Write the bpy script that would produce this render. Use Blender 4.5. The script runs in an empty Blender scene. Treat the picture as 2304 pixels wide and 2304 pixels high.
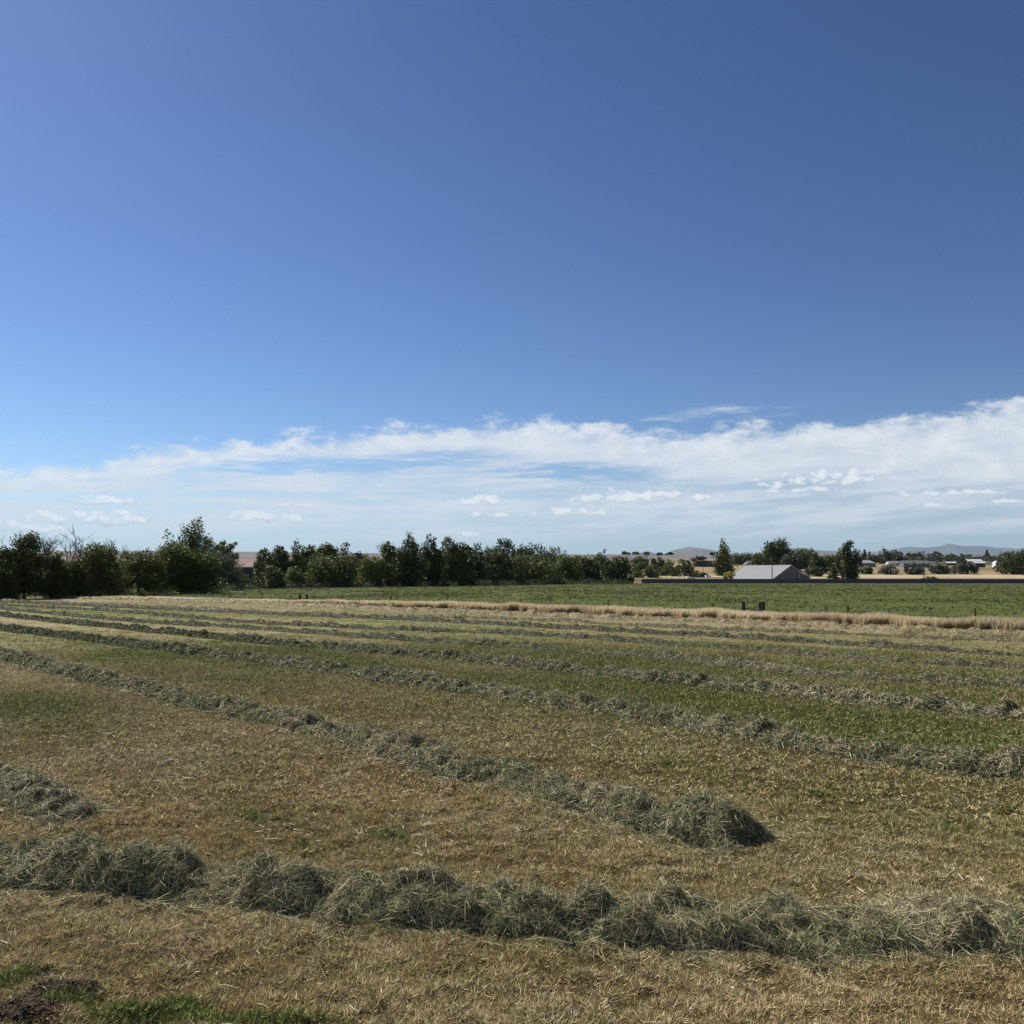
import bpy, math, random
import numpy as np
from mathutils import Vector
rng = np.random.default_rng(7)
random.seed(7)
R = math.radians
SC = bpy.context.scene
COL = SC.collection
HC = 3.0                     # eye height of the photographer (standing on a bank)
F = 2048.0                   # focal length in units of the 2304 px photograph
PITCH = math.atan(148.0 / F)

# ------------------------------------------------------------------ camera
cam = bpy.data.cameras.new('camera'); cam.sensor_width = 36; cam.lens = 36 * F / 2304
cam.clip_start = 0.1; cam.clip_end = 120000
camo = bpy.data.objects.new('camera', cam); COL.objects.link(camo)
camo.location = (0, 0, HC); camo.rotation_euler = (math.pi / 2 + PITCH, 0, 0)
SC.camera = camo

def ray(x, y):
    cx = (x - 1152) / F; cy = (1152 - y) / F
    return cx, math.cos(PITCH) - cy * math.sin(PITCH), math.sin(PITCH) + cy * math.cos(PITCH)
def G(x, y, z=0.0):
    a, b, c = ray(x, y); t = (z - HC) / c
    return (a * t, b * t)
def at(x, y, Y):
    a, b, c = ray(x, y); t = Y / b
    return Vector((a * t, Y, HC + c * t))
def AE(x, y):
    a, b, c = ray(x, y)
    return math.degrees(math.atan2(a, b)), math.degrees(math.atan2(c, math.hypot(a, b)))

# ------------------------------------------------------------------ noise (numpy)
def _h(ix, iy, s):
    n = (ix.astype(np.int64) * 374761393 + iy.astype(np.int64) * 668265263 + s * 1442695041) & 0x7fffffff
    n = ((n ^ (n >> 13)) * 1274126177) & 0x7fffffff
    n = (n ^ (n >> 16)) & 0xffff
    return n / 65535.0
def vnoise(x, y, s=0):
    ix = np.floor(x); iy = np.floor(y); fx = x - ix; fy = y - iy
    fx = fx * fx * (3 - 2 * fx); fy = fy * fy * (3 - 2 * fy)
    a = _h(ix, iy, s); b = _h(ix + 1, iy, s); c = _h(ix, iy + 1, s); d = _h(ix + 1, iy + 1, s)
    return (a * (1 - fx) + b * fx) * (1 - fy) + (c * (1 - fx) + d * fx) * fy
def fbm(x, y, s=0, o=4):
    t = 0; amp = .5; tot = 0
    for i in range(o):
        t = t + amp * vnoise(x + 17.3 * i, y - 9.1 * i, s + i); tot += amp
        x = x * 2.03; y = y * 2.03; amp *= .5
    return t / tot
def sstep(a, b, x):
    t = np.clip((x - a) / (b - a), 0, 1); return t * t * (3 - 2 * t)

# ------------------------------------------------------------------ terrain
TY = [0, 500, 530, 560, 600, 640, 700, 800, 900, 1000, 1200, 1600, 1850, 2050, 2300, 3500, 14000, 60000]
TH = [0, 0, .9, 1.8, 2.9, 4.5, 6.6, 9.6, 13.5, 17, 22.5, 32, 44, 55, 60, 70, 80, 80]
def Hn(X, Y):
    h = np.interp(Y, TY, TH)
    lift = 1 + .13 * np.clip(-X / 600, 0, 1.2)
    return h * lift
_yy = np.array([500 + 5 * i for i in range(312)])
_py = 1300 - (np.interp(_yy, TY, TH) - HC) * F / _yy
_py = np.minimum.accumulate(_py)
def depth_for(base):
    if base >= 1312.3: return 6144.0 / (base - 1300)
    return float(np.interp(-base, -_py, _yy))
def relief(X, Y):
    d = np.hypot(X, Y)
    k = np.clip(1.3 - d / 45, 0, 1)
    r = ((fbm(X * 4.2, Y * 4.2, 3, 3) - .5) * .11 + (vnoise(X * 8.5, Y * 8.5, 8) - .5) * .022) * k + (fbm(X * .5, Y * .5, 5, 2) - .5) * .10 * np.clip(1.5 - d / 90, 0, 1)
    # bare soil mound in the near left corner
    for (mx, my, rr, hh) in ((G(40, 2300) + (.26, .075)), (G(140, 2245) + (.17, .06)), (G(95, 2195) + (.13, .04))):
        q = ((X - mx) / (rr * 1.5)) ** 2 + ((Y - my) / rr) ** 2
        r = r + hh * np.exp(-q * 1.3) * (.75 + .6 * fbm(X * 14, Y * 14, 9, 3))
    return r
def soil_mask(X, Y):
    m = np.zeros_like(X)
    for (px, py, rr) in ((30, 2295, .27), (140, 2245, .18), (85, 2205, .10)):
        mx, my = G(px, py)
        m = np.maximum(m, np.exp(-(((X - mx) / (rr * 1.4)) ** 2 + ((Y - my) / rr) ** 2) ** 1.5))
    return np.clip(m * 1.3 - .35 + .6 * (fbm(X * 5, Y * 5, 11) - .5), 0, 1)

# lines on the ground (photo positions of things that lie on the flat field)
FENCE = [G(300, 1341), G(675, 1352), G(1170, 1366), G(1673, 1381), G(2195, 1396), G(2700, 1411)]
STRIP = [G(330, 1349), G(600, 1357), G(1000, 1369), G(1152, 1375), G(1500, 1389), G(1800, 1400), G(2304, 1421), G(2800, 1441)]
def line_q(X, Y, P, ext=True):
    """>0 beyond the polyline (far side), in metres of Y"""
    xs = np.array([p[0] for p in P]); ys = np.array([p[1] for p in P])
    o = np.argsort(xs); xs = xs[o]; ys = ys[o]
    yy = np.interp(X, xs, ys)
    yy = np.where(X < xs[0], ys[0] + (X - xs[0]) * (ys[1] - ys[0]) / (xs[1] - xs[0]), yy)
    yy = np.where(X > xs[-1], ys[-1] + (X - xs[-1]) * (ys[-1] - ys[-2]) / (xs[-1] - xs[-2]), yy)
    return Y - yy

# ------------------------------------------------------------------ hay field colours (albedo)
def rowq(X, Y):
    """0 on the nearest long windrow, 1 on the next one, ..."""
    return (Y + X * 1.05 - 13.4) / 8.4
SPOTS = [(90, 1592, 1.7, .9), (430, 1452, 3.2, 1.0), (280, 1478, 2.5, .5), (520, 1520, 2.0, .5), (60, 1440, 4, .6), (690, 1480, 3, .6),
         (570, 1835, .25, .6), (880, 1880, .18, .7), (1460, 1560, 1.1, .5), (1380, 1600, .8, .3), (1290, 1480, 4, .5), (2000, 1650, 2.0, .5),
         (1700, 1600, 3, .6), (1350, 1545, 2.5, .7), (2260, 1700, 1.5, .5)]
def greenness(X, Y):
    q = rowq(X, Y)
    al = (X - Y) * .7
    n = fbm(q * 1.6 + 3, al * .05, 21, 3)
    n2 = fbm(X * .45, Y * .45, 22, 3)
    right = sstep(-16, 6, X + .25 * (Y - 20))
    g = .75 * np.exp(-((q - 1.35) / .28) ** 2) * (.25 + .75 * right) + .6 * np.exp(-((q - 2.4) / .3) ** 2) * (.35 + .65 * right)
    g = g + .5 * np.exp(-((q - 3.4) / .4) ** 2) + .3 * np.exp(-((q - 4.6) / .5) ** 2) + .22 * np.exp(-((q - .5) / .35) ** 2) * right
    g = g + .34 * sstep(1.2, 4, q) + .14
    g = g * (.45 + 1.1 * n) + .3 * (n2 - .5)
    for px, py, rr, a in SPOTS:
        mx, my = G(px, py)
        u = (X - mx) * .72 - (Y - my) * .69; v = (X - mx) * .69 + (Y - my) * .72
        g = g + a * np.exp(-(u / (rr * 2.2)) ** 2 - (v / rr) ** 2) * (.5 + n2)
    g = g - .25 * sstep(6, 8.5, q)
    return np.clip(g, 0, 1)
def field_col(X, Y):
    g = greenness(X, Y)[:, None]
    n = fbm(X * .35, Y * .35, 31, 3)[:, None]
    n2 = fbm(X * 2.0, Y * 2.0, 33, 3)[:, None]
    brown = np.array([.490, .385, .205]); tan = np.array([.650, .540, .335]); green = np.array([.262, .290, .094])
    c = brown + (tan - brown) * sstep(.3, .75, .5 * n + .5 * n2)
    far = sstep(4.5, 7.5, rowq(X, Y))[:, None]
    c = c * (1 - .6 * far) + np.array([.50, .41, .235]) * .6 * far
    return c * (1 - .8 * g) + green * .8 * g

# ------------------------------------------------------------------ materials
MATS = {}
def nodes_mat(name):
    m = bpy.data.materials.new(name); m.use_nodes = True
    nt = m.node_tree; nt.nodes.clear()
    return m, nt, nt.nodes, nt.links
def attr_mat(name, rough=.8, trans=0.0, noise=None, spec=.2, bump=None):
    """colour from the mesh's own colour attribute, optional fine noise and thin-leaf translucency"""
    m, nt, N, L = nodes_mat(name)
    out = N.new('ShaderNodeOutputMaterial'); b = N.new('ShaderNodeBsdfPrincipled')
    a = N.new('ShaderNodeVertexColor'); a.layer_name = 'Col'
    c = a.outputs['Color']
    if noise:
        tc = N.new('ShaderNodeTexCoord')
        for sc, amt, stretch in noise:
            mp = N.new('ShaderNodeMapping'); mp.inputs['Scale'].default_value = stretch
            L.new(tc.outputs['Object'], mp.inputs['Vector'])
            nz = N.new('ShaderNodeTexNoise'); nz.inputs['Scale'].default_value = sc; nz.inputs['Detail'].default_value = 6; nz.inputs['Roughness'].default_value = .65
            L.new(mp.outputs[0], nz.inputs['Vector'])
            mr = N.new('ShaderNodeMapRange'); mr.inputs[1].default_value = .3; mr.inputs[2].default_value = .7
            mr.inputs[3].default_value = 1 - amt; mr.inputs[4].default_value = 1 + amt
            L.new(nz.outputs['Fac'], mr.inputs[0])
            mx = N.new('ShaderNodeVectorMath'); mx.operation = 'SCALE'
            L.new(c, mx.inputs[0]); L.new(mr.outputs[0], mx.inputs['Scale']); c = mx.outputs[0]
    L.new(c, b.inputs['Base Color'])
    b.inputs['Roughness'].default_value = rough; b.inputs['Specular IOR Level'].default_value = spec
    if bump:
        tc = N.new('ShaderNodeTexCoord')
        nz = N.new('ShaderNodeTexNoise'); nz.inputs['Scale'].default_value = bump[0]; nz.inputs['Detail'].default_value = 5
        L.new(tc.outputs['Object'], nz.inputs['Vector'])
        bp = N.new('ShaderNodeBump'); bp.inputs['Distance'].default_value = bump[1]; bp.inputs['Strength'].default_value = .8
        L.new(nz.outputs['Fac'], bp.inputs['Height']); L.new(bp.outputs[0], b.inputs['Normal'])
    if trans > 0:
        t = N.new('ShaderNodeBsdfTranslucent'); L.new(c, t.inputs['Color'])
        mx = N.new('ShaderNodeMixShader'); mx.inputs[0].default_value = trans
        L.new(b.outputs[0], mx.inputs[1]); L.new(t.outputs[0], mx.inputs[2]); L.new(mx.outputs[0], out.inputs[0])
    else:
        L.new(b.outputs[0], out.inputs[0])
    return m
def paint(name, rgb, rough=.6, var=.12, scale=3.0, metal=0.0, stretch=(1, 1, 1)):
    """plain coloured surface with weathering noise"""
    if name in MATS: return MATS[name]
    m, nt, N, L = nodes_mat(name)
    out = N.new('ShaderNodeOutputMaterial'); b = N.new('ShaderNodeBsdfPrincipled'); L.new(b.outputs[0], out.inputs[0])
    tc = N.new('ShaderNodeTexCoord'); mp = N.new('ShaderNodeMapping'); mp.inputs['Scale'].default_value = stretch
    L.new(tc.outputs['Object'], mp.inputs['Vector'])
    nz = N.new('ShaderNodeTexNoise'); nz.inputs['Scale'].default_value = scale; nz.inputs['Detail'].default_value = 5
    L.new(mp.outputs[0], nz.inputs['Vector'])
    r = N.new('ShaderNodeMapRange'); r.inputs[1].default_value = .3; r.inputs[2].default_value = .7
    r.inputs[3].default_value = 1 - var; r.inputs[4].default_value = 1 + var
    L.new(nz.outputs['Fac'], r.inputs[0])
    mx = N.new('ShaderNodeVectorMath'); mx.operation = 'SCALE'; mx.inputs[0].default_value = rgb
    L.new(r.outputs[0], mx.inputs['Scale']); L.new(mx.outputs[0], b.inputs['Base Color'])
    b.inputs['Roughness'].default_value = rough; b.inputs['Metallic'].default_value = metal
    MATS[name] = m
    return m
M_FIELD = attr_mat('stubble_soil', .95, 0, [(9, .35, (1, 1, 1)), (.6, .16, (1, 1, 1))], .05, (30, .02))
M_PAST = attr_mat('pasture_green', .9, 0, [(.8, .14, (1, 1, 1)), (.12, .14, (1, 1, 1)), (.03, .10, (1, 1, 1))], .05, (2.5, .04))
M_FAR = attr_mat('dry_land', .95, 0, [(.15, .22, (1, 1, 1)), (.02, .14, (1, 1, 1))], .05)
M_STUB = attr_mat('stubble_blades', .85, .12)
M_STRAW = attr_mat('cut_hay', .7, .12, None, .3)
M_DRY = attr_mat('dry_tall_grass', .8, .5)
M_LEAF = attr_mat('leaves', .6, .20, None, .3)
M_BARK = attr_mat('bark', .9, 0, [(3, .3, (1, 1, .3))], .1)
M_HILL = attr_mat('dry_hillside', .95, 0, [(.0014, .25, (1, 1, 1)), (.007, .15, (1, 1, 1))], .02)

# ------------------------------------------------------------------ mesh helpers
def mesh(name, V, Fc, mat, col=None, smooth=False):
    V = np.ascontiguousarray(V, dtype=np.float32)
    me = bpy.data.meshes.new(name)
    me.vertices.add(len(V)); me.vertices.foreach_set('co', V.ravel())
    Fs = Fc if isinstance(Fc, list) else [Fc]
    Fs = [np.asarray(f, dtype=np.int32) for f in Fs if len(f)]
    nl = sum(f.size for f in Fs); npoly = sum(len(f) for f in Fs)
    me.loops.add(nl); me.polygons.add(npoly)
    me.loops.foreach_set('vertex_index', np.concatenate([f.ravel() for f in Fs]))
    starts = []; o = 0
    for f in Fs:
        k = f.shape[1]; starts.append(o + np.arange(len(f), dtype=np.int32) * k); o += f.size
    me.polygons.foreach_set('loop_start', np.concatenate(starts).astype(np.int32))
    if smooth: me.polygons.foreach_set('use_smooth', np.ones(npoly, dtype=bool))
    me.update(calc_edges=True)
    if col is not None:
        ca = me.color_attributes.new('Col', 'FLOAT_COLOR', 'POINT')
        c4 = np.ones((len(V), 4), dtype=np.float32); c4[:, :3] = col
        ca.data.foreach_set('color', c4.ravel())
    me.materials.append(mat)
    return me
def obj(name, me, parent=None, loc=None):
    o = bpy.data.objects.new(name, me); COL.objects.link(o)
    if parent: o.parent = parent
    if loc is not None: o.location = loc
    return o
def tag(o, label=None, cat=None, group=None, kind=None):
    if label: o['label'] = label
    if cat: o['category'] = cat
    if group: o['group'] = group
    if kind: o['kind'] = kind
    return o
def thing(name, label, cat, loc, rz=0, group=None):
    o = bpy.data.objects.new(name, None); COL.objects.link(o)
    o.empty_display_size = .3; o.location = loc; o.rotation_euler = (0, 0, rz)
    return tag(o, label, cat, group)

class MB:
    """collects boxes / prisms / tubes with a flat material"""
    def __init__(s): s.v = []; s.f = []
    def poly(s, pts):
        o = len(s.v); s.v += [tuple(p) for p in pts]; s.f.append(tuple(range(o, o + len(pts))))
    def box(s, x0, x1, y0, y1, z0, z1):
        o = len(s.v)
        s.v += [(x0, y0, z0), (x1, y0, z0), (x1, y1, z0), (x0, y1, z0), (x0, y0, z1), (x1, y0, z1), (x1, y1, z1), (x0, y1, z1)]
        for q in ((0, 3, 2, 1), (4, 5, 6, 7), (0, 1, 5, 4), (1, 2, 6, 5), (2, 3, 7, 6), (3, 0, 4, 7)): s.f.append(tuple(o + i for i in q))
    def prism(s, pts, d):
        """extrude a convex outline along vector d"""
        n = len(pts); o = len(s.v); d = Vector(d)
        s.v += [tuple(p) for p in pts] + [tuple(Vector(p) + d) for p in pts]
        s.f.append(tuple(o + n - 1 - i for i in range(n))); s.f.append(tuple(o + n + i for i in range(n)))
        for i in range(n):
            j = (i + 1) % n; s.f.append((o + i, o + j, o + n + j, o + n + i))
    def tube(s, a, b, r0, r1=None, n=8):
        r1 = r0 if r1 is None else r1
        a = Vector(a); b = Vector(b); d = (b - a).normalized()
        u = d.orthogonal().normalized(); w = d.cross(u); o = len(s.v)
        for (c, r) in ((a, r0), (b, r1)):
            for i in range(n):
                t = 2 * math.pi * i / n; s.v.append(tuple(c + (u * math.cos(t) + w * math.sin(t)) * r))
        for i in range(n):
            j = (i + 1) % n; s.f.append((o + i, o + j, o + n + j, o + n + i))
        s.f.append(tuple(o + n - 1 - i for i in range(n))); s.f.append(tuple(o + n + i for i in range(n)))
    def build(s, name, mat, parent=None, loc=None):
        me = bpy.data.meshes.new(name); me.from_pydata(s.v, [], s.f); me.materials.append(mat); me.update()
        return obj(name, me, parent, loc)

# ------------------------------------------------------------------ ground sheets (one fan of land round the camera, to the horizon)
def build_ground():
    fine = np.arange(-47, 47.01, .17)
    coarse = np.arange(52, 308.1, 4.0)
    ang = np.radians(np.concatenate([fine, coarse]))
    rad = [0.6]
    while rad[-1] < 44000: rad.append(rad[-1] * (1.03 if rad[-1] < 4 else 1.007 if rad[-1] < 18 else 1.013 if rad[-1] < 130 else 1.02 if rad[-1] < 6000 else 1.05))
    rad = np.array(rad)
    A, Rr = np.meshgrid(ang, rad)
    X = (np.sin(A) * Rr).ravel(); Y = (np.cos(A) * Rr).ravel()
    Z = Hn(X, Y) + relief(X, Y)
    d = np.hypot(X, Y)
    Z = Z + np.where(Y > 560, (fbm(X * .006, Y * .006, 41, 3) - .5) * 3.2 * sstep(560, 900, Y), 0)
    # fine folds in the bench slope
    Z = Z + np.where((Y > 1500) & (Y < 2300), -6 * np.abs(fbm(X * .012, Y * .002, 44, 3) - .5) * sstep(1500, 1800, Y), 0)
    V = np.stack([X, Y, Z], 1)
    na = len(ang); nr = len(rad)
    i = np.arange(nr - 1)[:, None] * na; j = np.arange(na)[None, :]; j2 = (j + 1) % na
    q = np.stack([i + j, i + j2, i + na + j2, i + na + j], -1).reshape(-1, 4)[:, ::-1]
    cx = V[q].mean(1)
    qs = line_q(cx[:, 0], cx[:, 1], FENCE)
    # the hay field ends at the left where the tree belt starts
    belt = 2.0 * (cx[:, 0] + 62) + 6.2 * 0 
    in_hay = (qs < -1.0) & (cx[:, 1] < 152)
    in_past = (~in_hay) & (cx[:, 1] < 503)
    fcol = field_col(X, Y)
    sm = soil_mask(X, Y)[:, None]
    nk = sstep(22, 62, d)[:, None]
    fcol = fcol * (np.array([.16, .145, .105]) * (1 - nk) + .58 * nk) * (1 - sm) + np.array([.060, .044, .032]) * sm  # near soil darkened and warmed: shade between the blades painted into its colour
    # pasture colours
    pn = fbm(X * .05, Y * .02, 51, 4); pn2 = fbm(X * .4, Y * .12, 52, 3)
    pc = np.array([.084, .100, .026]) + (np.array([.130, .132, .048]) - np.array([.084, .100, .026])) * sstep(.45, .75, .5 * pn + .5 * pn2)[:, None]
    edge = sstep(470, 500, Y)[:, None] * .6
    pc = pc * (1 - edge) + np.array([.20, .185, .09]) * edge
    # far land: tan field behind the dark fence, dry slope, pinkish bench
    fn = fbm(X * .02, Y * .01, 61, 4)[:, None]
    dryc = np.array([.27, .205, .12]) * (.7 + .6 * fn)
    k = sstep(596, 604, Y + 8 * (fbm(X * .02, Y * .0, 62) - .5))[:, None] * (1 - sstep(648, 664, Y))[:, None]
    dryc = dryc * (1 - k) + np.array([.42, .34, .205]) * k
    gr = (sstep(760, 800, Y) * (1 - sstep(900, 930, Y)) * sstep(.455, .5, X / np.maximum(Y, 1)))[:, None]
    dryc = dryc * (1 - .7 * gr) + np.array([.14, .15, .055]) * .7 * gr
    lw = (sstep(-.02, -.12, X / np.maximum(Y, 1)) * (1 - sstep(900, 1300, Y)))[:, None]
    dryc = dryc * (1 - lw) + np.array([.095, .10, .042]) * lw
    bench = sstep(1350, 1700, Y)[:, None]
    dryc = dryc * (1 - bench) + np.array([.185, .168, .155]) * (.75 + .5 * fn) * bench
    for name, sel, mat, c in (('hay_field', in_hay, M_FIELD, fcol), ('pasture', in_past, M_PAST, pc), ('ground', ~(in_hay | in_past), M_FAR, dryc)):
        f = q[sel]; u, inv = np.unique(f, return_inverse=True)
        VV = V[u]; FF = inv.reshape(-1, 4)
        if name == 'hay_field':      # close the small hole under the camera
            ring = np.arange(na)
            lut = {int(a): k for k, a in enumerate(u[:na])}
            VV = np.vstack([VV, [[0, 0, 0]]]); cc = np.vstack([c[u], c[u][:1]])
            tri = np.array([[lut[int(a)], lut[int((a + 1) % na)], len(VV) - 1] for a in ring])[:, ::-1]
            me = mesh(name, VV, [FF, tri], mat, cc, True)
        else:
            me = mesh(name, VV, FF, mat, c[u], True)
        tag(obj(name, me), kind='structure')
build_ground()

# ------------------------------------------------------------------ blades
def perp(D):
    r = rng.normal(size=D.shape); s = np.cross(D, r)
    return s / (np.linalg.norm(s, axis=1, keepdims=True) + 1e-9)
def nrm(v): return v / (np.linalg.norm(v, axis=1, keepdims=True) + 1e-9)
def blades1(P, D, Ln, W):
    s = perp(D) * (W * .5)[:, None]
    n = len(P)
    V = np.stack([P - s, P + s, P + D * Ln[:, None]], 1).reshape(-1, 3)
    return V, np.arange(3 * n).reshape(n, 3), 3
def blades2(P, D, Ln, W, bend):
    """two-segment blade, bend = offset added at the tip"""
    s = perp(D) * (W * .5)[:, None]; L = Ln[:, None]
    mid = P + D * L * .5 + bend * .25; tip = P + D * L + bend
    n = len(P)
    V = np.stack([P - s, P + s, mid - s * .9, mid + s * .9, tip - s * .35, tip + s * .35], 1).reshape(-1, 3)
    o = np.arange(n)[:, None] * 6
    Fq = np.concatenate([o + np.array([0, 1, 3, 2]), o + np.array([2, 3, 5, 4])], 0)
    return V, Fq, 6
def sample_wedge(n, d0, d1, p, half=36.0):
    """points in front of the camera position with density falling as 1/d^p"""
    u = rng.random(n); e = 2 - p
    d = (d0 ** e + u * (d1 ** e - d0 ** e)) ** (1 / e) if abs(e) > 1e-6 else d0 * (d1 / d0) ** u
    a = np.radians(rng.uniform(-half, half, n))
    return np.sin(a) * d, np.cos(a) * d

def build_stubble():
    allV = []; allF = []; allC = []; off = 0
    for (n, d0, d1, p, Lr, W, clump) in ((760000, 4.6, 13, 1.15, (.025, .085), .0062, .04), (760000, 12, 42, 1.2, (.03, .095), .014, .07), (340000, 32, 125, 1.35, (.03, .085), .035, .14)):
        nc = n // 9
        cx, cy = sample_wedge(nc, d0, d1, p)
        k = fbm(cx * 4.2, cy * 4.2, 3, 3) + .35 * (fbm(cx * 1.1, cy * 1.1, 77, 3) - .5)   # clumps sit on the relief bumps
        keep = rng.random(nc) < sstep(.34, .50, k) * .62 + .42
        cx = cx[keep]; cy = cy[keep]
        m = 13
        X = np.repeat(cx, m) + rng.normal(0, clump, len(cx) * m); Y = np.repeat(cy, m) + rng.normal(0, clump, len(cx) * m)
        ok = (line_q(X, Y, STRIP) < .3) & (soil_mask(X, Y) < .45)
        X = X[ok]; Y = Y[ok]; nn = len(X)
        Z = relief(X, Y) - .008
        g = greenness(X, Y)
        c = field_col(X, Y)
        v = rng.random(nn)
        bright = np.where(v < .36, 1.45 if d0 < 30 else 1.15, np.where(v < .76, 1.0, .33 if d0 < 30 else .8))[:, None] * rng.uniform(.8, 1.2, nn)[:, None]
        if d0 < 30: bright = np.where((v >= .76)[:, None], bright * np.array([1.0, .84, .55]), bright)  # bright and dark warm blades put highlights and shadow into the stubble colour
        c = c * bright
        gm = (rng.random(nn) < .35 * g)[:, None]
        c = np.where(gm, np.array([.105, .130, .034]) * rng.uniform(.7, 1.4, nn)[:, None], c)
        D = nrm(np.stack([rng.normal(0, .9, nn), rng.normal(0, .9, nn), rng.uniform(.05, .85, nn)], 1))
        Ln = rng.uniform(Lr[0], Lr[1], nn) * (1 + .5 * g)
        V, Fc, k3 = blades1(np.stack([X, Y, Z], 1), D, Ln, W * rng.uniform(.7, 1.7, nn))
        allV.append(V); allF.append(Fc + off); allC.append(np.repeat(c, 3, 0)); off += len(V)
    me = mesh('stubble', np.concatenate(allV), np.concatenate(allF), M_STUB, np.concatenate(allC))
    tag(obj('stubble', me), 'short brown and tan stubble covering the mown hay field', 'stubble', kind='stuff')
build_stubble()

# ------------------------------------------------------------------ windrows
def resample(P, step):
    P = np.array(P, float)
    # catmull-rom through the points
    Q = np.vstack([2 * P[0] - P[1], P, 2 * P[-1] - P[-2]]); out = []
    for i in range(1, len(Q) - 2):
        p0, p1, p2, p3 = Q[i - 1], Q[i], Q[i + 1], Q[i + 2]
        n = max(2, int(np.linalg.norm(p2 - p1) / .3))
        for t in np.linspace(0, 1, n, endpoint=False):
            out.append(.5 * ((2 * p1) + (-p0 + p2) * t + (2 * p0 - 5 * p1 + 4 * p2 - p3) * t * t + (-p0 + 3 * p1 - 3 * p2 + p3) * t ** 3))
    out.append(P[-1]); out = np.array(out)
    s = np.concatenate([[0], np.cumsum(np.linalg.norm(np.diff(out, axis=0), axis=1))])
    return out, s
def windrow(px, width, height, n_straw, label, tint=0.0, seed=0, taper=(0, 0), endpile=0.0, step=.12, Wst=.006, Lst=(.08, .3), gap=0.0, dens_p=1.3, world=None, scatter=.12, lumpy=1.0):
    path, s = resample([G(*p) for p in px] if world is None else world, .3)
    tot = s[-1]
    def frame(ss):
        x = np.interp(ss, s, path[:, 0]); y = np.interp(ss, s, path[:, 1])
        e = .4
        tx = np.interp(ss + e, s, path[:, 0]) - np.interp(ss - e, s, path[:, 0]); ty = np.interp(ss + e, s, path[:, 1]) - np.interp(ss - e, s, path[:, 1])
        l = np.hypot(tx, ty) + 1e-9
        return x, y, tx / l, ty / l
    def surf(ss, t):
        x, y, tx, ty = frame(ss)
        wob = (fbm(ss * .45, ss * 0 + seed, 70 + seed, 3) - .5) * width * .45
        wl = width * .5 * (.72 + .6 * fbm(ss * .8, np.sign(t) * 3 + seed, 80 + seed, 3))
        lat = wob + t * wl
        X = x - ty * lat; Y = y + tx * lat
        h = height * (1 - .28 * lumpy + .56 * lumpy * fbm(ss * 1.05, ss * 0 + 5, 90 + seed, 3))
        if gap > 0: h = h * (1 - gap * sstep(.52, .7, fbm(ss * .35, ss * 0 + 9, 95 + seed, 2)))
        if taper[0] > 0: h = h * sstep(-.05, taper[0], ss)
        if taper[1] > 0: h = h * sstep(-.05, taper[1], tot - ss)
        if endpile > 0: h = h * (1 + endpile * np.exp(-((tot - ss - .6) / .7) ** 2))
        prof = np.clip(1 - np.abs(t) ** 2.4, 0, 1) ** .75
        lump = fbm(X * 3.0 + seed, Y * 3.0, 100 + seed, 3); rid = np.abs(fbm(X * 6.0, Y * 6.0, 110 + seed, 2) - .5)
        z = h * prof * (1 - .44 * min(lumpy, 1.5) + .84 * min(lumpy, 1.5) * sstep(.2, .8, lump)) - rid * h * .6 * prof
        return X, Y, z + relief(X, Y) - .01 - .02 * (np.abs(t) > .98)
    # core
    ns = max(8, int(tot / step)); nt = 17
    S, T = np.meshgrid(np.linspace(0, tot, ns), np.linspace(-1, 1, nt), indexing='ij')
    Xc, Yc, Zc = surf(S.ravel(), T.ravel())
    Vc = np.stack([Xc, Yc, Zc - .012], 1)
    i = np.arange(ns - 1)[:, None] * nt; j = np.arange(nt - 1)[None, :]
    Fq = np.stack([i + j, i + nt + j, i + nt + j + 1, i + j + 1], -1).reshape(-1, 4)
    cn = fbm(Xc * 5, Yc * 5, 120 + seed, 3)[:, None]
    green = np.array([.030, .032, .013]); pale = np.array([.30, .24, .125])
    Cc = (green * (1 - tint) + pale * tint) * (.55 + .7 * cn)  # core colour kept very dark, painting in the shade of the crevices
    # straws
    w_s = np.linspace(0, tot, 800); fx, fy, _, _ = frame(w_s)
    dd = np.hypot(fx, fy); pdf = dd ** -dens_p; cdf = np.concatenate([[0], np.cumsum((pdf[1:] + pdf[:-1]) * .5)]); cdf /= cdf[-1]
    ss = np.interp(rng.random(n_straw), cdf, w_s)
    t = rng.uniform(-1, 1, n_straw); t = np.sign(t) * np.abs(t) ** .8
    stray = rng.random(n_straw) < scatter + (.25 * np.exp(-((tot - ss) / .7) ** 2) if taper[1] > 0 else 0)
    t = np.where(stray, np.sign(t) * (1 + np.abs(rng.normal(0, .35, n_straw))), t)
    X, Y, Z = surf(ss, np.clip(t, -1, 1))
    _, _, tx, ty = frame(ss)
    ov = np.where(np.abs(t) > 1, (np.abs(t) - 1) * np.sign(t) * width * .5, 0)
    X = X - ty * ov; Y = Y + tx * ov
    e = .06
    Zs = surf(np.clip(ss + e, 0, tot), np.clip(t, -.98, .98))[2] - surf(np.clip(ss - e, 0, tot), np.clip(t, -.98, .98))[2]
    Zt = surf(ss, np.clip(t + .06, -1, 1))[2] - surf(ss, np.clip(t - .06, -1, 1))[2]
    gs = np.clip(Zs / (2 * e), -2, 2); gt = np.clip(Zt / (.12 * width * .5), -2, 2)
    gx = tx * gs - ty * gt; gy = ty * gs + tx * gt
    Nn = nrm(np.stack([-gx, -gy, np.ones(n_straw)], 1))
    Nn = np.where((np.abs(t) > 1)[:, None], np.array([0, 0, 1.0]), Nn)
    Z = np.where(np.abs(t) > 1, relief(X, Y) + .005, Z)
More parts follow.
